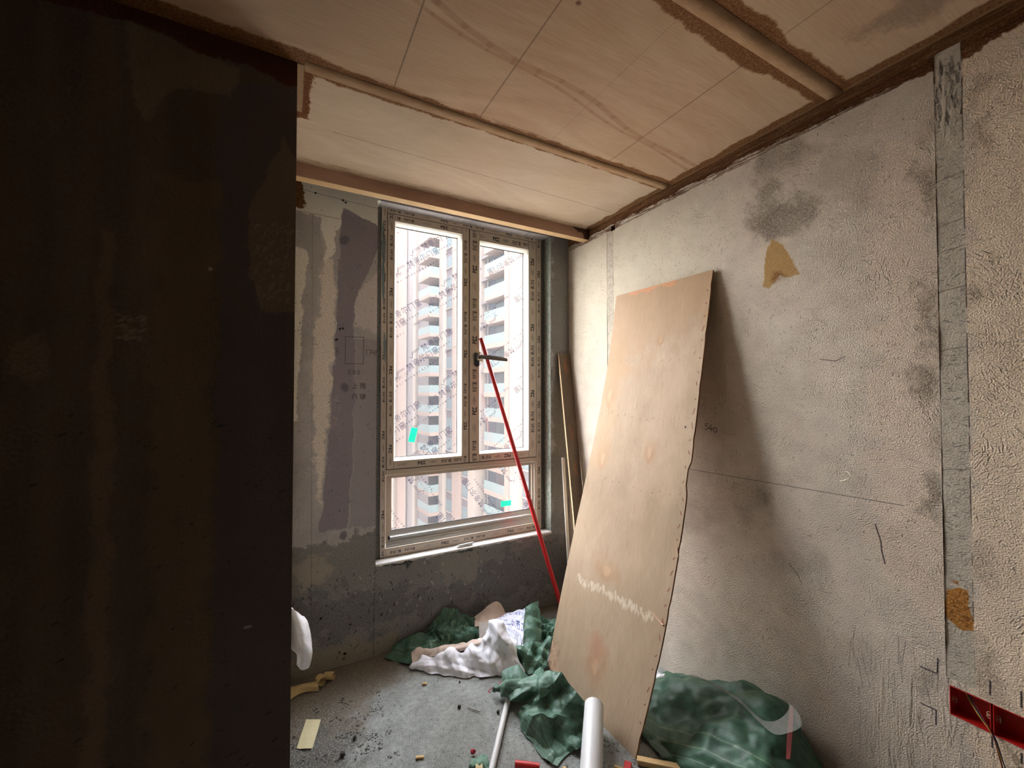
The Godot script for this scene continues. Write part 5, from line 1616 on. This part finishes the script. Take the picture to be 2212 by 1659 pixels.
	var pl := thing("formwork_plank", "narrow dark wooden plank standing in the corner beside the window", "plank", Vector3(1.69, 0, -2.1))
	var st6 := st_new()
	var pz0 := -2.105
	var pz1 := -2.372
	var yy := 1.728
	var px0 := 1.646
	var px1 := 1.7385
	var d := Vector3(0, 0, -0.014)
	var q0 := Vector3(px0, 0.0, pz0) - pl.position
	var q1 := Vector3(px1, 0.0, pz0) - pl.position
	var q2 := Vector3(px1, yy, pz1) - pl.position
	var q3 := Vector3(px0, yy, pz1) - pl.position
	st6.set_smooth_group(-1)
	quad(st6, q3, q2, q1, q0, [Vector2(0, 0), Vector2(1, 0), Vector2(1, 1), Vector2(0, 1)])
	done(st6, "face", painted(pc, 0.75, 0.04), pl)
	var st7 := st_new()
	st7.set_smooth_group(-1)
	quad(st7, q2 + d, q3 + d, q0 + d, q1 + d)
	quad(st7, q3 + d, q2 + d, q2, q3)
	quad(st7, q3 + d, q3, q0, q0 + d)
	quad(st7, q2, q2 + d, q1 + d, q1)
	quad(st7, q0, q1, q1 + d, q0 + d)
	done(st7, "sawn_edge", mat(rgb8(196, 170, 132), 0.8), pl)
	var st8 := st_new()
	box(st8, Vector3(-0.012, 0, -0.004), Vector3(0.012, 1.01, 0.004), 0.0015, Transform3D(Basis(Vector3(0, 0, 1), 0.0) * Basis(Vector3(1, 0, 0), -0.092), Vector3.ZERO))
	var tr := done(st8, "plastic_trim", mat(rgb8(226, 222, 214), 0.4))
	tr.position = Vector3(1.668, 0.001, -2.262)
	tag(tr, "white plastic trim strip standing behind the dark plank in the corner", "trim strip")
	# red pole against the window
	var pole := thing("red_pole", "long thin red pole leaning against the window behind the handle", "pole", Vector3(1.555, 0, -2.187))
	var a := Vector3(1.089, 1.808, -2.449)
	var b := Vector3(1.5665, 0.006, -2.196)
	var s9 := st_new()
	tube(s9, [b - pole.position, a.lerp(b, 0.5) - pole.position, a - pole.position], 0.0145, 14, true, 0.0125)
	done(s9, "rod", mat(rgb8(196, 30, 34), 0.4), pole)
	var s10 := st_new()
	var j := a.lerp(b, 0.56) - pole.position
	tube(s10, [j, j + (b - a).normalized() * 0.02], 0.0158, 14)
	done(s10, "joint", mat(rgb8(168, 24, 28), 0.45), pole)


const NETS := {
	"white_front": [[0.573, 0.003, -2.208, 0.654, 0.003, -2.103, 0.778, 0.003, -1.997, 0.910, 0.003, -1.946, 1.005, 0.003, -1.898, 1.078, 0.003, -1.863], [0.573, 0.020, -2.196, 0.680, 0.035, -2.107, 0.798, 0.040, -2.027, 0.913, 0.060, -1.980, 1.007, 0.060, -1.942, 1.082, 0.025, -1.880], [0.589, 0.030, -2.194, 0.729, 0.075, -2.125, 0.825, 0.085, -2.077, 0.922, 0.120, -2.037, 1.010, 0.190, -2.031, 1.058, 0.080, -1.935], [0.604, 0.015, -2.230, 0.749, 0.040, -2.183, 0.854, 0.050, -2.135, 0.966, 0.075, -2.108, 1.056, 0.150, -2.088, 1.093, 0.060, -1.984]],
	"white_fold": [[0.589, 0.020, -2.203, 0.735, 0.060, -2.145, 0.833, 0.070, -2.096, 0.941, 0.100, -2.060], [0.588, 0.050, -2.229, 0.713, 0.075, -2.170, 0.815, 0.088, -2.104, 0.935, 0.115, -2.053], [0.594, 0.055, -2.261, 0.681, 0.070, -2.215, 0.808, 0.085, -2.141, 0.938, 0.115, -2.071], [0.617, 0.030, -2.300, 0.708, 0.040, -2.260, 0.833, 0.055, -2.189, 0.969, 0.080, -2.126]],
	"printed": [[1.057, 0.065, -2.050, 1.093, 0.063, -2.020, 1.140, 0.065, -1.990], [1.062, 0.097, -2.140, 1.127, 0.104, -2.100, 1.192, 0.115, -2.070], [1.043, 0.103, -2.200, 1.119, 0.127, -2.200, 1.256, 0.155, -2.170], [0.993, 0.101, -2.220, 1.130, 0.110, -2.240, 1.272, 0.129, -2.220]],
	"grey_side": [[0.929, 0.077, -2.100, 0.969, 0.089, -2.090, 1.039, 0.123, -2.100], [0.948, 0.114, -2.150, 1.008, 0.116, -2.150, 1.083, 0.126, -2.160], [0.967, 0.137, -2.200, 1.043, 0.122, -2.200, 1.121, 0.119, -2.210]],
	"brown_panel": [[0.953, 0.112, -2.220, 1.043, 0.098, -2.200, 1.148, 0.099, -2.180], [0.971, 0.110, -2.270, 1.083, 0.127, -2.270, 1.174, 0.091, -2.240], [0.985, 0.109, -2.310, 1.143, 0.158, -2.330, 1.199, 0.079, -2.300]],
	"green_left": [[0.683, 0.077, -2.330, 0.763, 0.053, -2.240, 0.859, 0.058, -2.170, 0.946, 0.069, -2.120], [0.730, 0.112, -2.350, 0.800, 0.107, -2.270, 0.890, 0.095, -2.220, 0.973, 0.093, -2.180], [0.812, 0.176, -2.370, 0.858, 0.169, -2.355, 0.933, 0.136, -2.320, 1.004, 0.107, -2.270], [0.817, 0.160, -2.385, 0.876, 0.150, -2.380, 0.958, 0.109, -2.360, 1.026, 0.074, -2.320]],
	"green_flap": [[0.470, 0.004, -2.339, 0.530, 0.012, -2.262, 0.584, 0.015, -2.211, 0.684, 0.030, -2.200], [0.504, 0.020, -2.360, 0.576, 0.050, -2.267, 0.653, 0.060, -2.225, 0.756, 0.050, -2.206], [0.542, 0.047, -2.370, 0.604, 0.079, -2.330, 0.670, 0.096, -2.310, 0.719, 0.116, -2.280], [0.541, 0.033, -2.388, 0.615, 0.047, -2.370, 0.681, 0.062, -2.350, 0.735, 0.074, -2.330]],
	"green_strip": [[1.134, 0.067, -2.000, 1.184, 0.068, -1.985, 1.254, 0.069, -1.985], [1.186, 0.124, -2.070, 1.242, 0.133, -2.060, 1.311, 0.113, -2.080], [1.251, 0.179, -2.150, 1.305, 0.182, -2.165, 1.357, 0.176, -2.180]],
	"green_back": [[1.254, 0.043, -2.000, 1.284, 0.055, -1.980, 1.321, 0.065, -1.960], [1.311, 0.087, -2.090, 1.336, 0.089, -2.050, 1.381, 0.097, -2.030], [1.358, 0.105, -2.170, 1.392, 0.085, -2.130, 1.449, 0.093, -2.110]],
	"green_low": [[1.099, 0.005, -1.852, 1.145, 0.012, -1.836, 1.196, 0.020, -1.844], [1.050, 0.055, -1.962, 1.117, 0.050, -1.901, 1.220, 0.050, -1.867], [1.033, 0.090, -2.020, 1.132, 0.094, -1.950, 1.262, 0.086, -1.900], [1.063, 0.068, -2.050, 1.155, 0.076, -1.990, 1.295, 0.088, -1.940]],
	"front_main": [[0.872, 0.020, -1.652, 0.885, 0.020, -1.578, 0.889, 0.012, -1.451, 0.907, 0.010, -1.384, 0.929, 0.006, -1.352], [0.924, 0.060, -1.621, 0.938, 0.045, -1.556, 0.954, 0.030, -1.462, 0.965, 0.020, -1.404, 0.987, 0.008, -1.374], [0.986, 0.120, -1.577, 1.007, 0.070, -1.535, 1.022, 0.040, -1.476, 1.028, 0.030, -1.396, 1.069, 0.008, -1.379], [1.066, 0.160, -1.568, 1.089, 0.110, -1.512, 1.107, 0.060, -1.466, 1.112, 0.035, -1.402, 1.128, 0.010, -1.380], [1.102, 0.170, -1.576, 1.125, 0.140, -1.515, 1.159, 0.090, -1.461, 1.182, 0.045, -1.427, 1.195, 0.012, -1.412]],
	"front_roll": [[0.858, 0.012, -1.809, 0.896, 0.030, -1.761, 0.924, 0.040, -1.690, 0.972, 0.060, -1.614], [0.861, 0.050, -1.795, 0.901, 0.070, -1.748, 0.958, 0.085, -1.673, 1.020, 0.110, -1.574], [0.888, 0.060, -1.804, 0.943, 0.085, -1.758, 1.007, 0.115, -1.663, 1.070, 0.155, -1.567], [0.922, 0.050, -1.827, 0.979, 0.075, -1.791, 1.066, 0.115, -1.692, 1.111, 0.160, -1.581], [0.958, 0.020, -1.857, 1.015, 0.040, -1.827, 1.100, 0.070, -1.746, 1.131, 0.130, -1.625]],
	"full": [[1.310, 0.004, -1.337, 1.320, 0.004, -1.210, 1.320, 0.004, -1.057, 1.330, 0.004, -0.934, 1.340, 0.004, -0.843, 1.360, 0.004, -0.781, 1.390, 0.004, -0.749, 1.380, 0.004, -0.714, 1.370, 0.004, -0.719], [1.330, 0.004, -1.337, 1.340, 0.004, -1.210, 1.340, 0.082, -1.057, 1.350, 0.126, -0.934, 1.360, 0.143, -0.843, 1.380, 0.120, -0.781, 1.410, 0.070, -0.749, 1.400, 0.032, -0.714, 1.390, 0.004, -0.719], [1.460, 0.004, -1.440, 1.480, 0.068, -1.283, 1.490, 0.153, -1.109, 1.490, 0.212, -0.973, 1.500, 0.227, -0.877, 1.520, 0.191, -0.819, 1.540, 0.130, -0.779, 1.530, 0.059, -0.744, 1.520, 0.004, -0.749], [1.560, 0.022, -1.507, 1.600, 0.156, -1.308, 1.620, 0.224, -1.138, 1.630, 0.299, -0.986, 1.650, 0.283, -0.895, 1.670, 0.208, -0.835, 1.685, 0.131, -0.798, 1.675, 0.059, -0.763, 1.665, 0.004, -0.768], [1.735, 0.012, -1.527, 1.735, 0.086, -1.328, 1.735, 0.123, -1.158, 1.735, 0.164, -1.006, 1.735, 0.156, -0.915, 1.735, 0.114, -0.855, 1.735, 0.072, -0.818, 1.735, 0.032, -0.783, 1.735, 0.004, -0.788]],
	"white_scrap": [[1.585, 0.050, -1.500, 1.620, 0.040, -1.460, 1.718, 0.022, -1.460], [1.622, 0.054, -1.520, 1.661, 0.036, -1.490, 1.749, 0.009, -1.480], [1.657, 0.050, -1.540, 1.694, 0.024, -1.520, 1.759, 0.015, -1.500]],
	"rag": [[0.033, 0.377, -1.860, 0.053, 0.361, -1.850, 0.078, 0.364, -1.850], [0.033, 0.426, -1.850, 0.058, 0.444, -1.810, 0.087, 0.408, -1.840], [0.010, 0.467, -1.840, 0.051, 0.499, -1.800, 0.090, 0.444, -1.840], [0.008, 0.535, -1.840, 0.044, 0.554, -1.810, 0.076, 0.530, -1.850], [0.005, 0.620, -1.850, 0.031, 0.600, -1.840, 0.062, 0.557, -1.870]],
	"ribbon": [[1.530, 0.200, -1.275, 1.535, 0.239, -1.214, 1.535, 0.259, -1.109, 1.525, 0.273, -1.004, 1.515, 0.257, -0.918, 1.500, 0.265, -0.858, 1.505, 0.294, -0.817, 1.535, 0.324, -0.789, 1.555, 0.347, -0.801], [1.535, 0.198, -1.269, 1.535, 0.245, -1.214, 1.535, 0.270, -1.109, 1.535, 0.278, -1.010, 1.525, 0.266, -0.924, 1.520, 0.284, -0.881, 1.535, 0.306, -0.856, 1.560, 0.333, -0.843, 1.575, 0.354, -0.845]],
	"red_strip": [[1.510, 0.200, -0.824, 1.510, 0.210, -0.811], [1.535, 0.261, -0.834, 1.535, 0.273, -0.817], [1.580, 0.331, -0.848, 1.580, 0.339, -0.835]],
	"curl": [[-0.006, 0.004, -2.227, 0.062, 0.010, -2.255, 0.140, 0.006, -2.240], [-0.007, 0.020, -2.286, 0.062, 0.035, -2.271, 0.137, 0.030, -2.238], [-0.007, 0.010, -2.338, 0.063, 0.020, -2.309, 0.131, 0.030, -2.282]],
	"flat": [[0.039, 0.004, -1.928, 0.064, 0.007, -1.908, 0.095, 0.005, -1.893], [0.058, 0.006, -1.996, 0.085, 0.010, -1.976, 0.115, 0.006, -1.963], [0.079, 0.004, -2.076, 0.107, 0.008, -2.055, 0.136, 0.005, -2.042]],
	"wrapper": [[0.613, 0.004, -1.498, 0.650, 0.006, -1.472, 0.694, 0.005, -1.453], [0.625, 0.020, -1.507, 0.659, 0.030, -1.480, 0.694, 0.020, -1.470], [0.649, 0.006, -1.547, 0.682, 0.012, -1.531, 0.703, 0.006, -1.515]],
	"tag": [[0.630, 0.030, -1.456, 0.654, 0.030, -1.443], [0.640, 0.034, -1.485, 0.664, 0.034, -1.474]],
}


func net_of(key: String) -> Array:
	var out := []
	for row: Array in NETS[key]:
		var r := []
		for i in range(0, row.size(), 3):
			r.append(Vector3(row[i], row[i + 1], row[i + 2]))
		out.append(r)
	return out


func sheet(parent: Node, called: String, key: String, m: Material, nu: int, nv: int, amp: float, freq: float, seed_: int, thick := 0.004, crease := 0.5, uvs := Vector2.ONE) -> MeshInstance3D:
	var st := st_new()
	var net := net_of(key)
	var o: Vector3 = (parent as Node3D).position if parent != self else Vector3.ZERO
	cloth(st, net, nu, nv, amp, freq, seed_, thick, uvs, crease)
	var me := done(st, called, m, parent)
	me.position = -o
	return me


func woven(c: Color, stripe: Color, us: Array, vs: Array, seed_: int, wide := 0.02) -> StandardMaterial3D:
	# woven plastic sacking: fine tapes, a few lighter stripes
	var n := 384
	var fine := Canvas.bytes(Canvas.noise(seed_, 0.05, 4), n, n)
	var data := PackedByteArray()
	data.resize(n * n * 3)
	var hg := PackedByteArray()
	hg.resize(n * n)
	for y in n:
		for x in n:
			var u := x / float(n)
			var v := y / float(n)
			var wv := 0.93 + 0.07 * (1.0 if (x / 3 + y / 3) % 2 else 0.0)
			var t := (fine[y * n + x] - 128) / 255.0
			var k := wv * (1.0 + 0.35 * t)
			var s := 0.0
			for q: float in us:
				s = maxf(s, clampf(1.4 - absf(u - q) / (wide * 0.35), 0.0, 1.0))
			for q: float in vs:
				s = maxf(s, clampf(1.4 - absf(v - q) / (wide * 0.35), 0.0, 1.0))
			s *= 0.55 + 0.45 * float((x / 2 + y / 2) % 2)
			var cc := c.lerp(stripe, s)
			data[(y * n + x) * 3] = clampi(int(cc.r * k * 255.0), 0, 255)
			data[(y * n + x) * 3 + 1] = clampi(int(cc.g * k * 255.0), 0, 255)
			data[(y * n + x) * 3 + 2] = clampi(int(cc.b * k * 255.0), 0, 255)
			hg[y * n + x] = 100 + 60 * ((x / 3 + y / 3) % 2)
	var m := StandardMaterial3D.new()
	m.albedo_texture = ImageTexture.create_from_image(Image.create_from_data(n, n, false, Image.FORMAT_RGB8, data))
	m.roughness = 0.5
	m.metallic_specular = 0.5
	m.heightmap_enabled = true
	m.heightmap_texture = ImageTexture.create_from_image(Image.create_from_data(n, n, false, Image.FORMAT_L8, hg))
	m.heightmap_scale = 0.02
	return m


# ---------------------------------------------------------------- sacks
func build_sacks() -> void:
	var g := rgb8(64, 102, 80)
	var gs := rgb8(128, 150, 126)
	var white := grainy(rgb8(228, 228, 232), rgb8(242, 242, 246), 0.02, 0.3, 0.6, 0.05, 31)
	var kraft := grainy(rgb8(196, 176, 160), rgb8(212, 194, 178), 0.03, 0.2, 0.8, 0.05, 32)
	# white sack lying in front of the heap
	var t := thing("white_sack", "crumpled empty white sack lying flat in front of the heap", "sack", Vector3(0.85, 0, -2.03))
	sheet(t, "front_panel", "white_front", white, 150, 80, 0.055, 9.0, 611, 0.004, 0.8)
	sheet(t, "folded_lining", "white_fold", kraft, 90, 30, 0.028, 9.0, 612, 0.003, 0.7)
	# printed salt sack behind it
	var ink := Ink.new(0.22, 0.16, 2300.0)
	var a := deg_to_rad(196)
	var ax := Vector2(cos(a), sin(a))
	var ay := Vector2(-sin(a), cos(a))
	var word := ["jiang", "xi", "jiu", "two", "yan"]
	for i in 5:
		ink.glyph(word[i], Vector2(0.205, 0.105) + ax * 0.032 * i, 0.027, a, 0.0028)
	var small := ["an", "quan", "hu", "jia", "wan", "shou", "men"]
	for row in [[-0.034, 0.013, 11], [0.034, 0.017, 9], [0.064, 0.017, 9], [-0.056, 0.012, 11]]:
		for i in row[2]:
			ink.glyph(small[(i * 3 + int(row[0] * 1000.0)) % 7], Vector2(0.212, 0.105) + ax * row[1] * 1.15 * i - ay * row[0], row[1], a, 0.0015, 0.7)
	var pm := StandardMaterial3D.new()
	pm.albedo_texture = ink.picture(Color8(58, 72, 150, 255), Color8(226, 228, 238, 255))
	pm.roughness = 0.55
	pm.texture_repeat = false
	var t2 := thing("printed_sack", "white sack printed with blue characters between the green sacks", "sack", Vector3(1.1, 0, -2.1))
	sheet(t2, "printed_panel", "printed", pm, 60, 50, 0.022, 10.0, 621, 0.003, 0.6)
	sheet(t2, "dull_panel", "grey_side", grainy(rgb8(150, 144, 136), rgb8(178, 170, 160), 0.05, 0.1, 0.8, 0.0, 33), 20, 18, 0.010, 14.0, 622, 0.003)
	var t3 := thing("paper_sack", "beige paper sack panel sticking up against the wall below the window", "sack", Vector3(1.07, 0, -2.26))
	sheet(t3, "panel", "brown_panel", kraft, 28, 20, 0.010, 12.0, 631, 0.004)
	# green sack at the left of the heap
	var t4 := thing("green_sack", "flat dark green woven sack at the left end of the heap against the wall", "sack", Vector3(0.75, 0, -2.27), "green woven sacks on the floor")
	sheet(t4, "body", "green_left", woven(g, gs, [0.22, 0.30, 0.40], [], 71), 100, 60, 0.05, 13.0, 641, 0.004, 0.8)
	sheet(t4, "flap", "green_flap", woven(g, gs, [], [0.30, 0.42], 72), 80, 44, 0.04, 8.0, 642, 0.004, 0.7)
	# green sack at the back, next to the board
	var t5 := thing("green_sack", "folded green woven sack standing up beside the plywood board's lower left corner", "sack", Vector3(1.17, 0, -1.98), "green woven sacks on the floor")
	sheet(t5, "folded_strip", "green_strip", woven(g.lightened(0.08), gs, [0.12], [], 73), 40, 60, 0.03, 9.0, 651, 0.006, 0.7)
	sheet(t5, "ruffled_back", "green_back", woven(g, gs, [], [0.35], 74), 50, 60, 0.045, 18.0, 652, 0.004, 0.8)
	sheet(t5, "lower_flap", "green_low", woven(g.lightened(0.08), gs, [], [0.22, 0.30, 0.55], 75), 70, 60, 0.05, 10.0, 653, 0.004, 0.8)
	# green sack in the foreground
	var t6 := thing("green_sack", "torn green woven sack lying crumpled in front of the plywood board", "sack", Vector3(1.0, 0, -1.55), "green woven sacks on the floor")
	sheet(t6, "spread_panel", "front_main", woven(g.lightened(0.12), gs, [], [0.10, 0.16, 0.84], 76), 130, 110, 0.085, 7.0, 661, 0.004, 0.75)
	sheet(t6, "rolled_mouth", "front_roll", woven(g.lightened(0.12), gs, [0.5], [0.45], 77), 110, 80, 0.07, 9.0, 662, 0.004, 0.75)
	# full sack between board and wall
	var t7 := thing("filled_sack", "full bulging green woven sack between the plywood board and right wall", "sack", Vector3(1.53, 0, -1.05), "green woven sacks on the floor")
	sheet(t7, "body", "full", woven(g, gs, [], [0.26, 0.33, 0.40, 0.86], 78, 0.014), 160, 110, 0.045, 5.0, 671, 0.006, 0.6)
	# strip of gauze tape thrown over it, a red strip behind the loop
	var gm := StandardMaterial3D.new()
	var im := Image.create_empty(256, 64, false, Image.FORMAT_RGBA8)
	for y in 64:
		for x in 256:
			im.set_pixel(x, y, Color(0.66, 0.66, 0.62, 0.5 if (x % 4 < 1 or y % 4 < 1) else 0.10))
	gm.albedo_texture = ImageTexture.create_from_image(im)
	gm.transparency = BaseMaterial3D.TRANSPARENCY_ALPHA
	gm.roughness = 0.8
	gm.uv1_scale = Vector3(8, 1, 1)
	var rb := thing("gauze_tape", "loop of white see-through gauze tape lying over the full green sack", "tape", Vector3(1.6, 0.15, -1.05))
	sheet(rb, "ribbon", "ribbon", gm, 90, 6, 0.002, 5.0, 681, 0.0006)
	var rs := thing("red_tape", "short red tape strip on the full green sack behind the gauze loop", "tape", Vector3(1.6, 0.15, -0.86))
	sheet(rs, "strip", "red_strip", mat(rgb8(128, 48, 44), 0.7), 4, 20, 0.001, 9.0, 682, 0.002)
	var ws := thing("plastic_scrap", "crumpled white plastic scrap behind the plywood board's near edge", "plastic", Vector3(1.66, 0, -1.5))
	sheet(ws, "scrap", "white_scrap", white, 28, 24, 0.02, 25.0, 683, 0.003, 0.7)
	var wr := thing("white_rag", "white cloth rag hanging behind the dark wall's edge", "rag", Vector3(0.05, 0.36, -1.85))
	sheet(wr, "cloth", "rag", grainy(rgb8(214, 214, 216), rgb8(232, 232, 234), 0.04, 0.2, 0.9, 0.03, 34), 40, 70, 0.010, 9.0, 684, 0.008, 0.7)


# ---------------------------------------------------------------- pipes, offcuts and litter
func build_litter() -> void:
	# thick white drain pipe, thin white conduit
	var pp := thing("drain_pipe", "thick white plastic drain pipe lying in front of the plywood board", "pipe", Vector3(1.0, 0, -1.2))
	var a := Vector3(1.174, 0.098, -1.431)
	var b := Vector3(0.70, 0.045, -0.90)
	var st := st_new()
	var pts := []
	for i in 13:
		pts.append(a.lerp(b, i / 12.0) - pp.position)
	tube(st, pts, 0.041, 28, false)
	var inner := pts.duplicate()
	inner.reverse()
	tube(st, inner, 0.0375, 28, false)
	done(st, "barrel", mats.white_pvc, pp)
	var st1 := st_new()
	var dir := (a - b).normalized()
	tube(st1, [a - pp.position - dir * 0.002, a - pp.position + dir * 0.003, a - pp.position + dir * 0.007], 0.041, 28, true, 0.034)
	done(st1, "end_cap", mat(rgb8(226, 226, 224), 0.4), pp)
	var cp := thing("conduit_pipe", "thin white plastic conduit on the floor running under the torn green sack", "pipe", Vector3(0.8, 0, -1.6))
	var st2 := st_new()
	var c0 := Vector3(0.985, 0.0155, -1.830)
	var c1 := Vector3(0.44, 0.0155, -1.126)
	tube(st2, [c0 - cp.position, c0.lerp(c1, 0.5) - cp.position, c1 - cp.position], 0.0125, 16)
	done(st2, "tube", mats.white_pvc, cp)
	# red string on the white sack
	var rs := st_new()
	var rp := []
	for p in [Vector3(1.045, 0.05, -1.885), Vector3(1.02, 0.035, -1.88), Vector3(0.985, 0.02, -1.885), Vector3(0.955, 0.012, -1.872), Vector3(0.92, 0.008, -1.862), Vector3(0.885, 0.008, -1.855), Vector3(0.862, 0.008, -1.842), Vector3(0.867, 0.008, -1.832)]:
		rp.append(p)
	var sm := []
	for i in 40:
		sm.append(smooth_curve(rp, i / 39.0))
	tube(rs, sm, 0.0017, 6)
	tag(done(rs, "red_string", mat(rgb8(176, 36, 44), 0.7)), "thin red string trailing from the white sack onto the floor", "string")
	# paper joint tape: a flat piece, a bent one, two curls
	var pm := grainy(rgb8(206, 198, 156), rgb8(222, 214, 174), 0.03, 0.1, 0.85, 0.0, 41)
	var pm2 := grainy(rgb8(190, 168, 116), rgb8(208, 186, 136), 0.03, 0.1, 0.85, 0.0, 42)
	var f := thing("paper_strip", "flat pale paper strip on the floor by the dark wall's corner", "paper strip", Vector3(0.087, 0, -1.98), "scraps of paper joint tape")
	sheet(f, "strip", "flat", pm, 10, 16, 0.003, 12.0, 691, 0.0012)
	var f2 := thing("paper_strip", "bent tan paper strip coming out from behind the dark wall", "paper strip", Vector3(0.06, 0, -2.26), "scraps of paper joint tape")
	sheet(f2, "strip", "curl", pm2, 20, 10, 0.006, 10.0, 692, 0.0012)
	var curls := [[Vector3(0.150, 0.024, -2.285), 0.021, 0.25, "open tan paper curl next to the bent strip"], [Vector3(0.190, 0.022, -2.300), 0.019, 0.9, "closed tan paper curl nearest the window wall"]]
	for q in curls:
		var cc := st_new()
		var n := 22
		var len := 0.05
		var turn := Basis(Vector3.UP, q[2])
		for i in n:
			var t0 := 0.4 + i * 5.6 / n
			var t1 := 0.4 + (i + 1) * 5.6 / n
			var r0: float = q[1] * (1.0 - 0.14 * i / n)
			var r1: float = q[1] * (1.0 - 0.14 * (i + 1) / n)
			for d in [0.0, 0.0012]:
				var p0: Vector3 = Vector3(cos(t0) * (r0 - d), sin(t0) * (r0 - d), -len / 2)
				var p1: Vector3 = Vector3(cos(t1) * (r1 - d), sin(t1) * (r1 - d), -len / 2)
				quad(cc, turn * p0, turn * p1, turn * (p1 + Vector3(0, 0.006, len)), turn * (p0 + Vector3(0, 0.006, len)))
		var o := done(cc, "paper_curl", pm2)
		o.position = q[0]
		tag(o, q[3], "paper curl", "scraps of paper joint tape")
	# scraps at the front edge of the picture
	var wr := thing("green_wrapper", "scrap of green woven plastic with a cream tag at the bottom edge", "scrap", Vector3(0.66, 0, -1.5))
	sheet(wr, "wrapper", "wrapper", woven(rgb8(110, 150, 128), rgb8(170, 190, 170), [0.4], [], 79), 24, 18, 0.02, 22.0, 701, 0.003, 0.6)
	sheet(wr, "tag", "tag", mat(rgb8(214, 196, 150), 0.8), 4, 6, 0.001, 9.0, 702, 0.002)
	var cap := st_new()
	tube(cap, [Vector3(0, 0, 0), Vector3(0.002, 0.004, 0.004), Vector3(0.004, 0.008, 0.012)], 0.009, 14, true, 0.007)
	var co := done(cap, "plastic_stopper", mat(rgb8(190, 40, 60), 0.35))
	co.position = Vector3(0.661, 0.010, -1.566)
	tag(co, "small round red plastic cap beside the green scrap", "cap")
	var rt := st_new()
	tube(rt, [Vector3(0.785, 0.014, -1.432), Vector3(0.86, 0.014, -1.375)], 0.0135, 16)
	tag(done(rt, "red_tube", mat(rgb8(206, 50, 48), 0.4)), "short red plastic tube at the bottom edge left of the drain pipe", "tube")
	var rk := st_new()
	box(rk, Vector3(-0.02, 0, -0.014), Vector3(0.02, 0.012, 0.014), 0.003, Transform3D(Basis(Vector3.UP, 0.7), Vector3(1.166, 0.003, -1.222)))
	tag(done(rk, "red_block", mat(rgb8(200, 46, 50), 0.5)), "small red plastic block by the plywood board's near foot", "block")
	# sawn laths and chips
	var wood := grainy(rgb8(196, 160, 108), rgb8(226, 196, 146), 0.06, 0.12, 0.8, 0.0, 43)
	var laths := [[Vector3(1.215, 0.012, -1.222), Vector3(1.44, 0.014, -1.02), 0.013, 0.010, "long sawn lath at the near foot of the plywood board"], [Vector3(1.12, 0.008, -1.248), Vector3(1.18, 0.008, -1.178), 0.006, 0.004, "thin wooden stick lying right of the drain pipe"], [Vector3(0.95, 0.007, -1.338), Vector3(0.925, 0.006, -1.30), 0.006, 0.004, "short pale wood chip at the tip of the torn green sack"], [Vector3(0.595, 0.006, -2.050), Vector3(0.617, 0.006, -2.040), 0.005, 0.004, "tiny pale wood chip in front of the white sack"], [Vector3(0.455, 0.006, -1.652), Vector3(0.485, 0.006, -1.640), 0.006, 0.004, "small wood chip on the bare floor near the bottom edge"]]
	for l in laths:
		var s := st_new()
		var p: Vector3 = l[0]
		var q: Vector3 = l[1]
		var d := (q - p)
		var xf := Transform3D(Basis(d.normalized(), Vector3.UP, d.normalized().cross(Vector3.UP).normalized()).orthonormalized(), (p + q) / 2.0)
		box(s, Vector3(-d.length() / 2.0, -l[3], -l[2]), Vector3(d.length() / 2.0, l[3], l[2]), 0.0015, xf)
		tag(done(s, "wood_lath", wood), l[4], "wood scrap", "wood scraps on the floor")
	# crumbs of mortar
	var crumbs := [[0.702, -1.818, 0.010, "dark mortar crumb in the middle of the bare floor"], [0.846, -1.707, 0.009, "dark mortar crumb left of the conduit's upper end"], [0.765, -1.975, 0.006, "tiny dark crumb just in front of the white sack"], [0.20, -1.80, 0.014, "largest black lump by the dark wall"], [0.255, -1.865, 0.010, "black lump behind the flat paper strip"], [0.13, -1.72, 0.011, "black lump in front of the flat paper strip"]]
	var k := 0
	for c in crumbs:
		var s := st_new()
		s.set_smooth_group(-1)
		var n := Canvas.noise(900 + k, 90.0, 2)
		var ring := []
		for i in 5:
			var row := []
			for j in 8:
				var v := Vector3(cos(TAU * j / 8.0) * sin(PI * i / 4.0), cos(PI * i / 4.0), sin(TAU * j / 8.0) * sin(PI * i / 4.0))
				row.append(v * c[2] * (0.8 + 0.5 * n.get_noise_3dv(v * c[2] * 3.0 + Vector3(k, 0, 0))))
			ring.append(row)
		for i in 4:
			for j in 8:
				quad(s, ring[i][j], ring[i][(j + 1) % 8], ring[i + 1][(j + 1) % 8], ring[i + 1][j])
		var o := done(s, "mortar_crumb", mat(rgb8(62, 58, 54), 0.9))
		o.position = Vector3(c[0], c[2] * 0.8, c[1])
		tag(o, c[3], "crumb", "mortar crumbs on the floor")
		k += 1
	# straw on the floor, plastic shaving caught on the right wall
	var s2 := st_new()
	tube(s2, [Vector3(0.735, 0.006, -1.795), Vector3(0.775, 0.006, -1.745)], 0.0018, 6)
	tag(done(s2, "thin_stick", mat(rgb8(96, 76, 60), 0.8)), "thin brown stick on the bare floor", "stick")
	var s3 := st_new()
	var hp := []
	for p in [Vector3(XR - 0.006, 1.138, -0.752), Vector3(XR - 0.014, 1.146, -0.733), Vector3(XR - 0.016, 1.160, -0.718), Vector3(XR - 0.012, 1.172, -0.724), Vector3(XR - 0.006, 1.176, -0.734)]:
		hp.append(p)
	var hs := []
	for i in 20:
		hs.append(smooth_curve(hp, i / 19.0))
	tube(s3, hs, 0.0022, 6, true, 0.0012)
	tag(done(s3, "plastic_shaving", mat(rgb8(232, 224, 200), 0.5)), "small curved pale plastic shaving stuck on the right wall", "shaving")
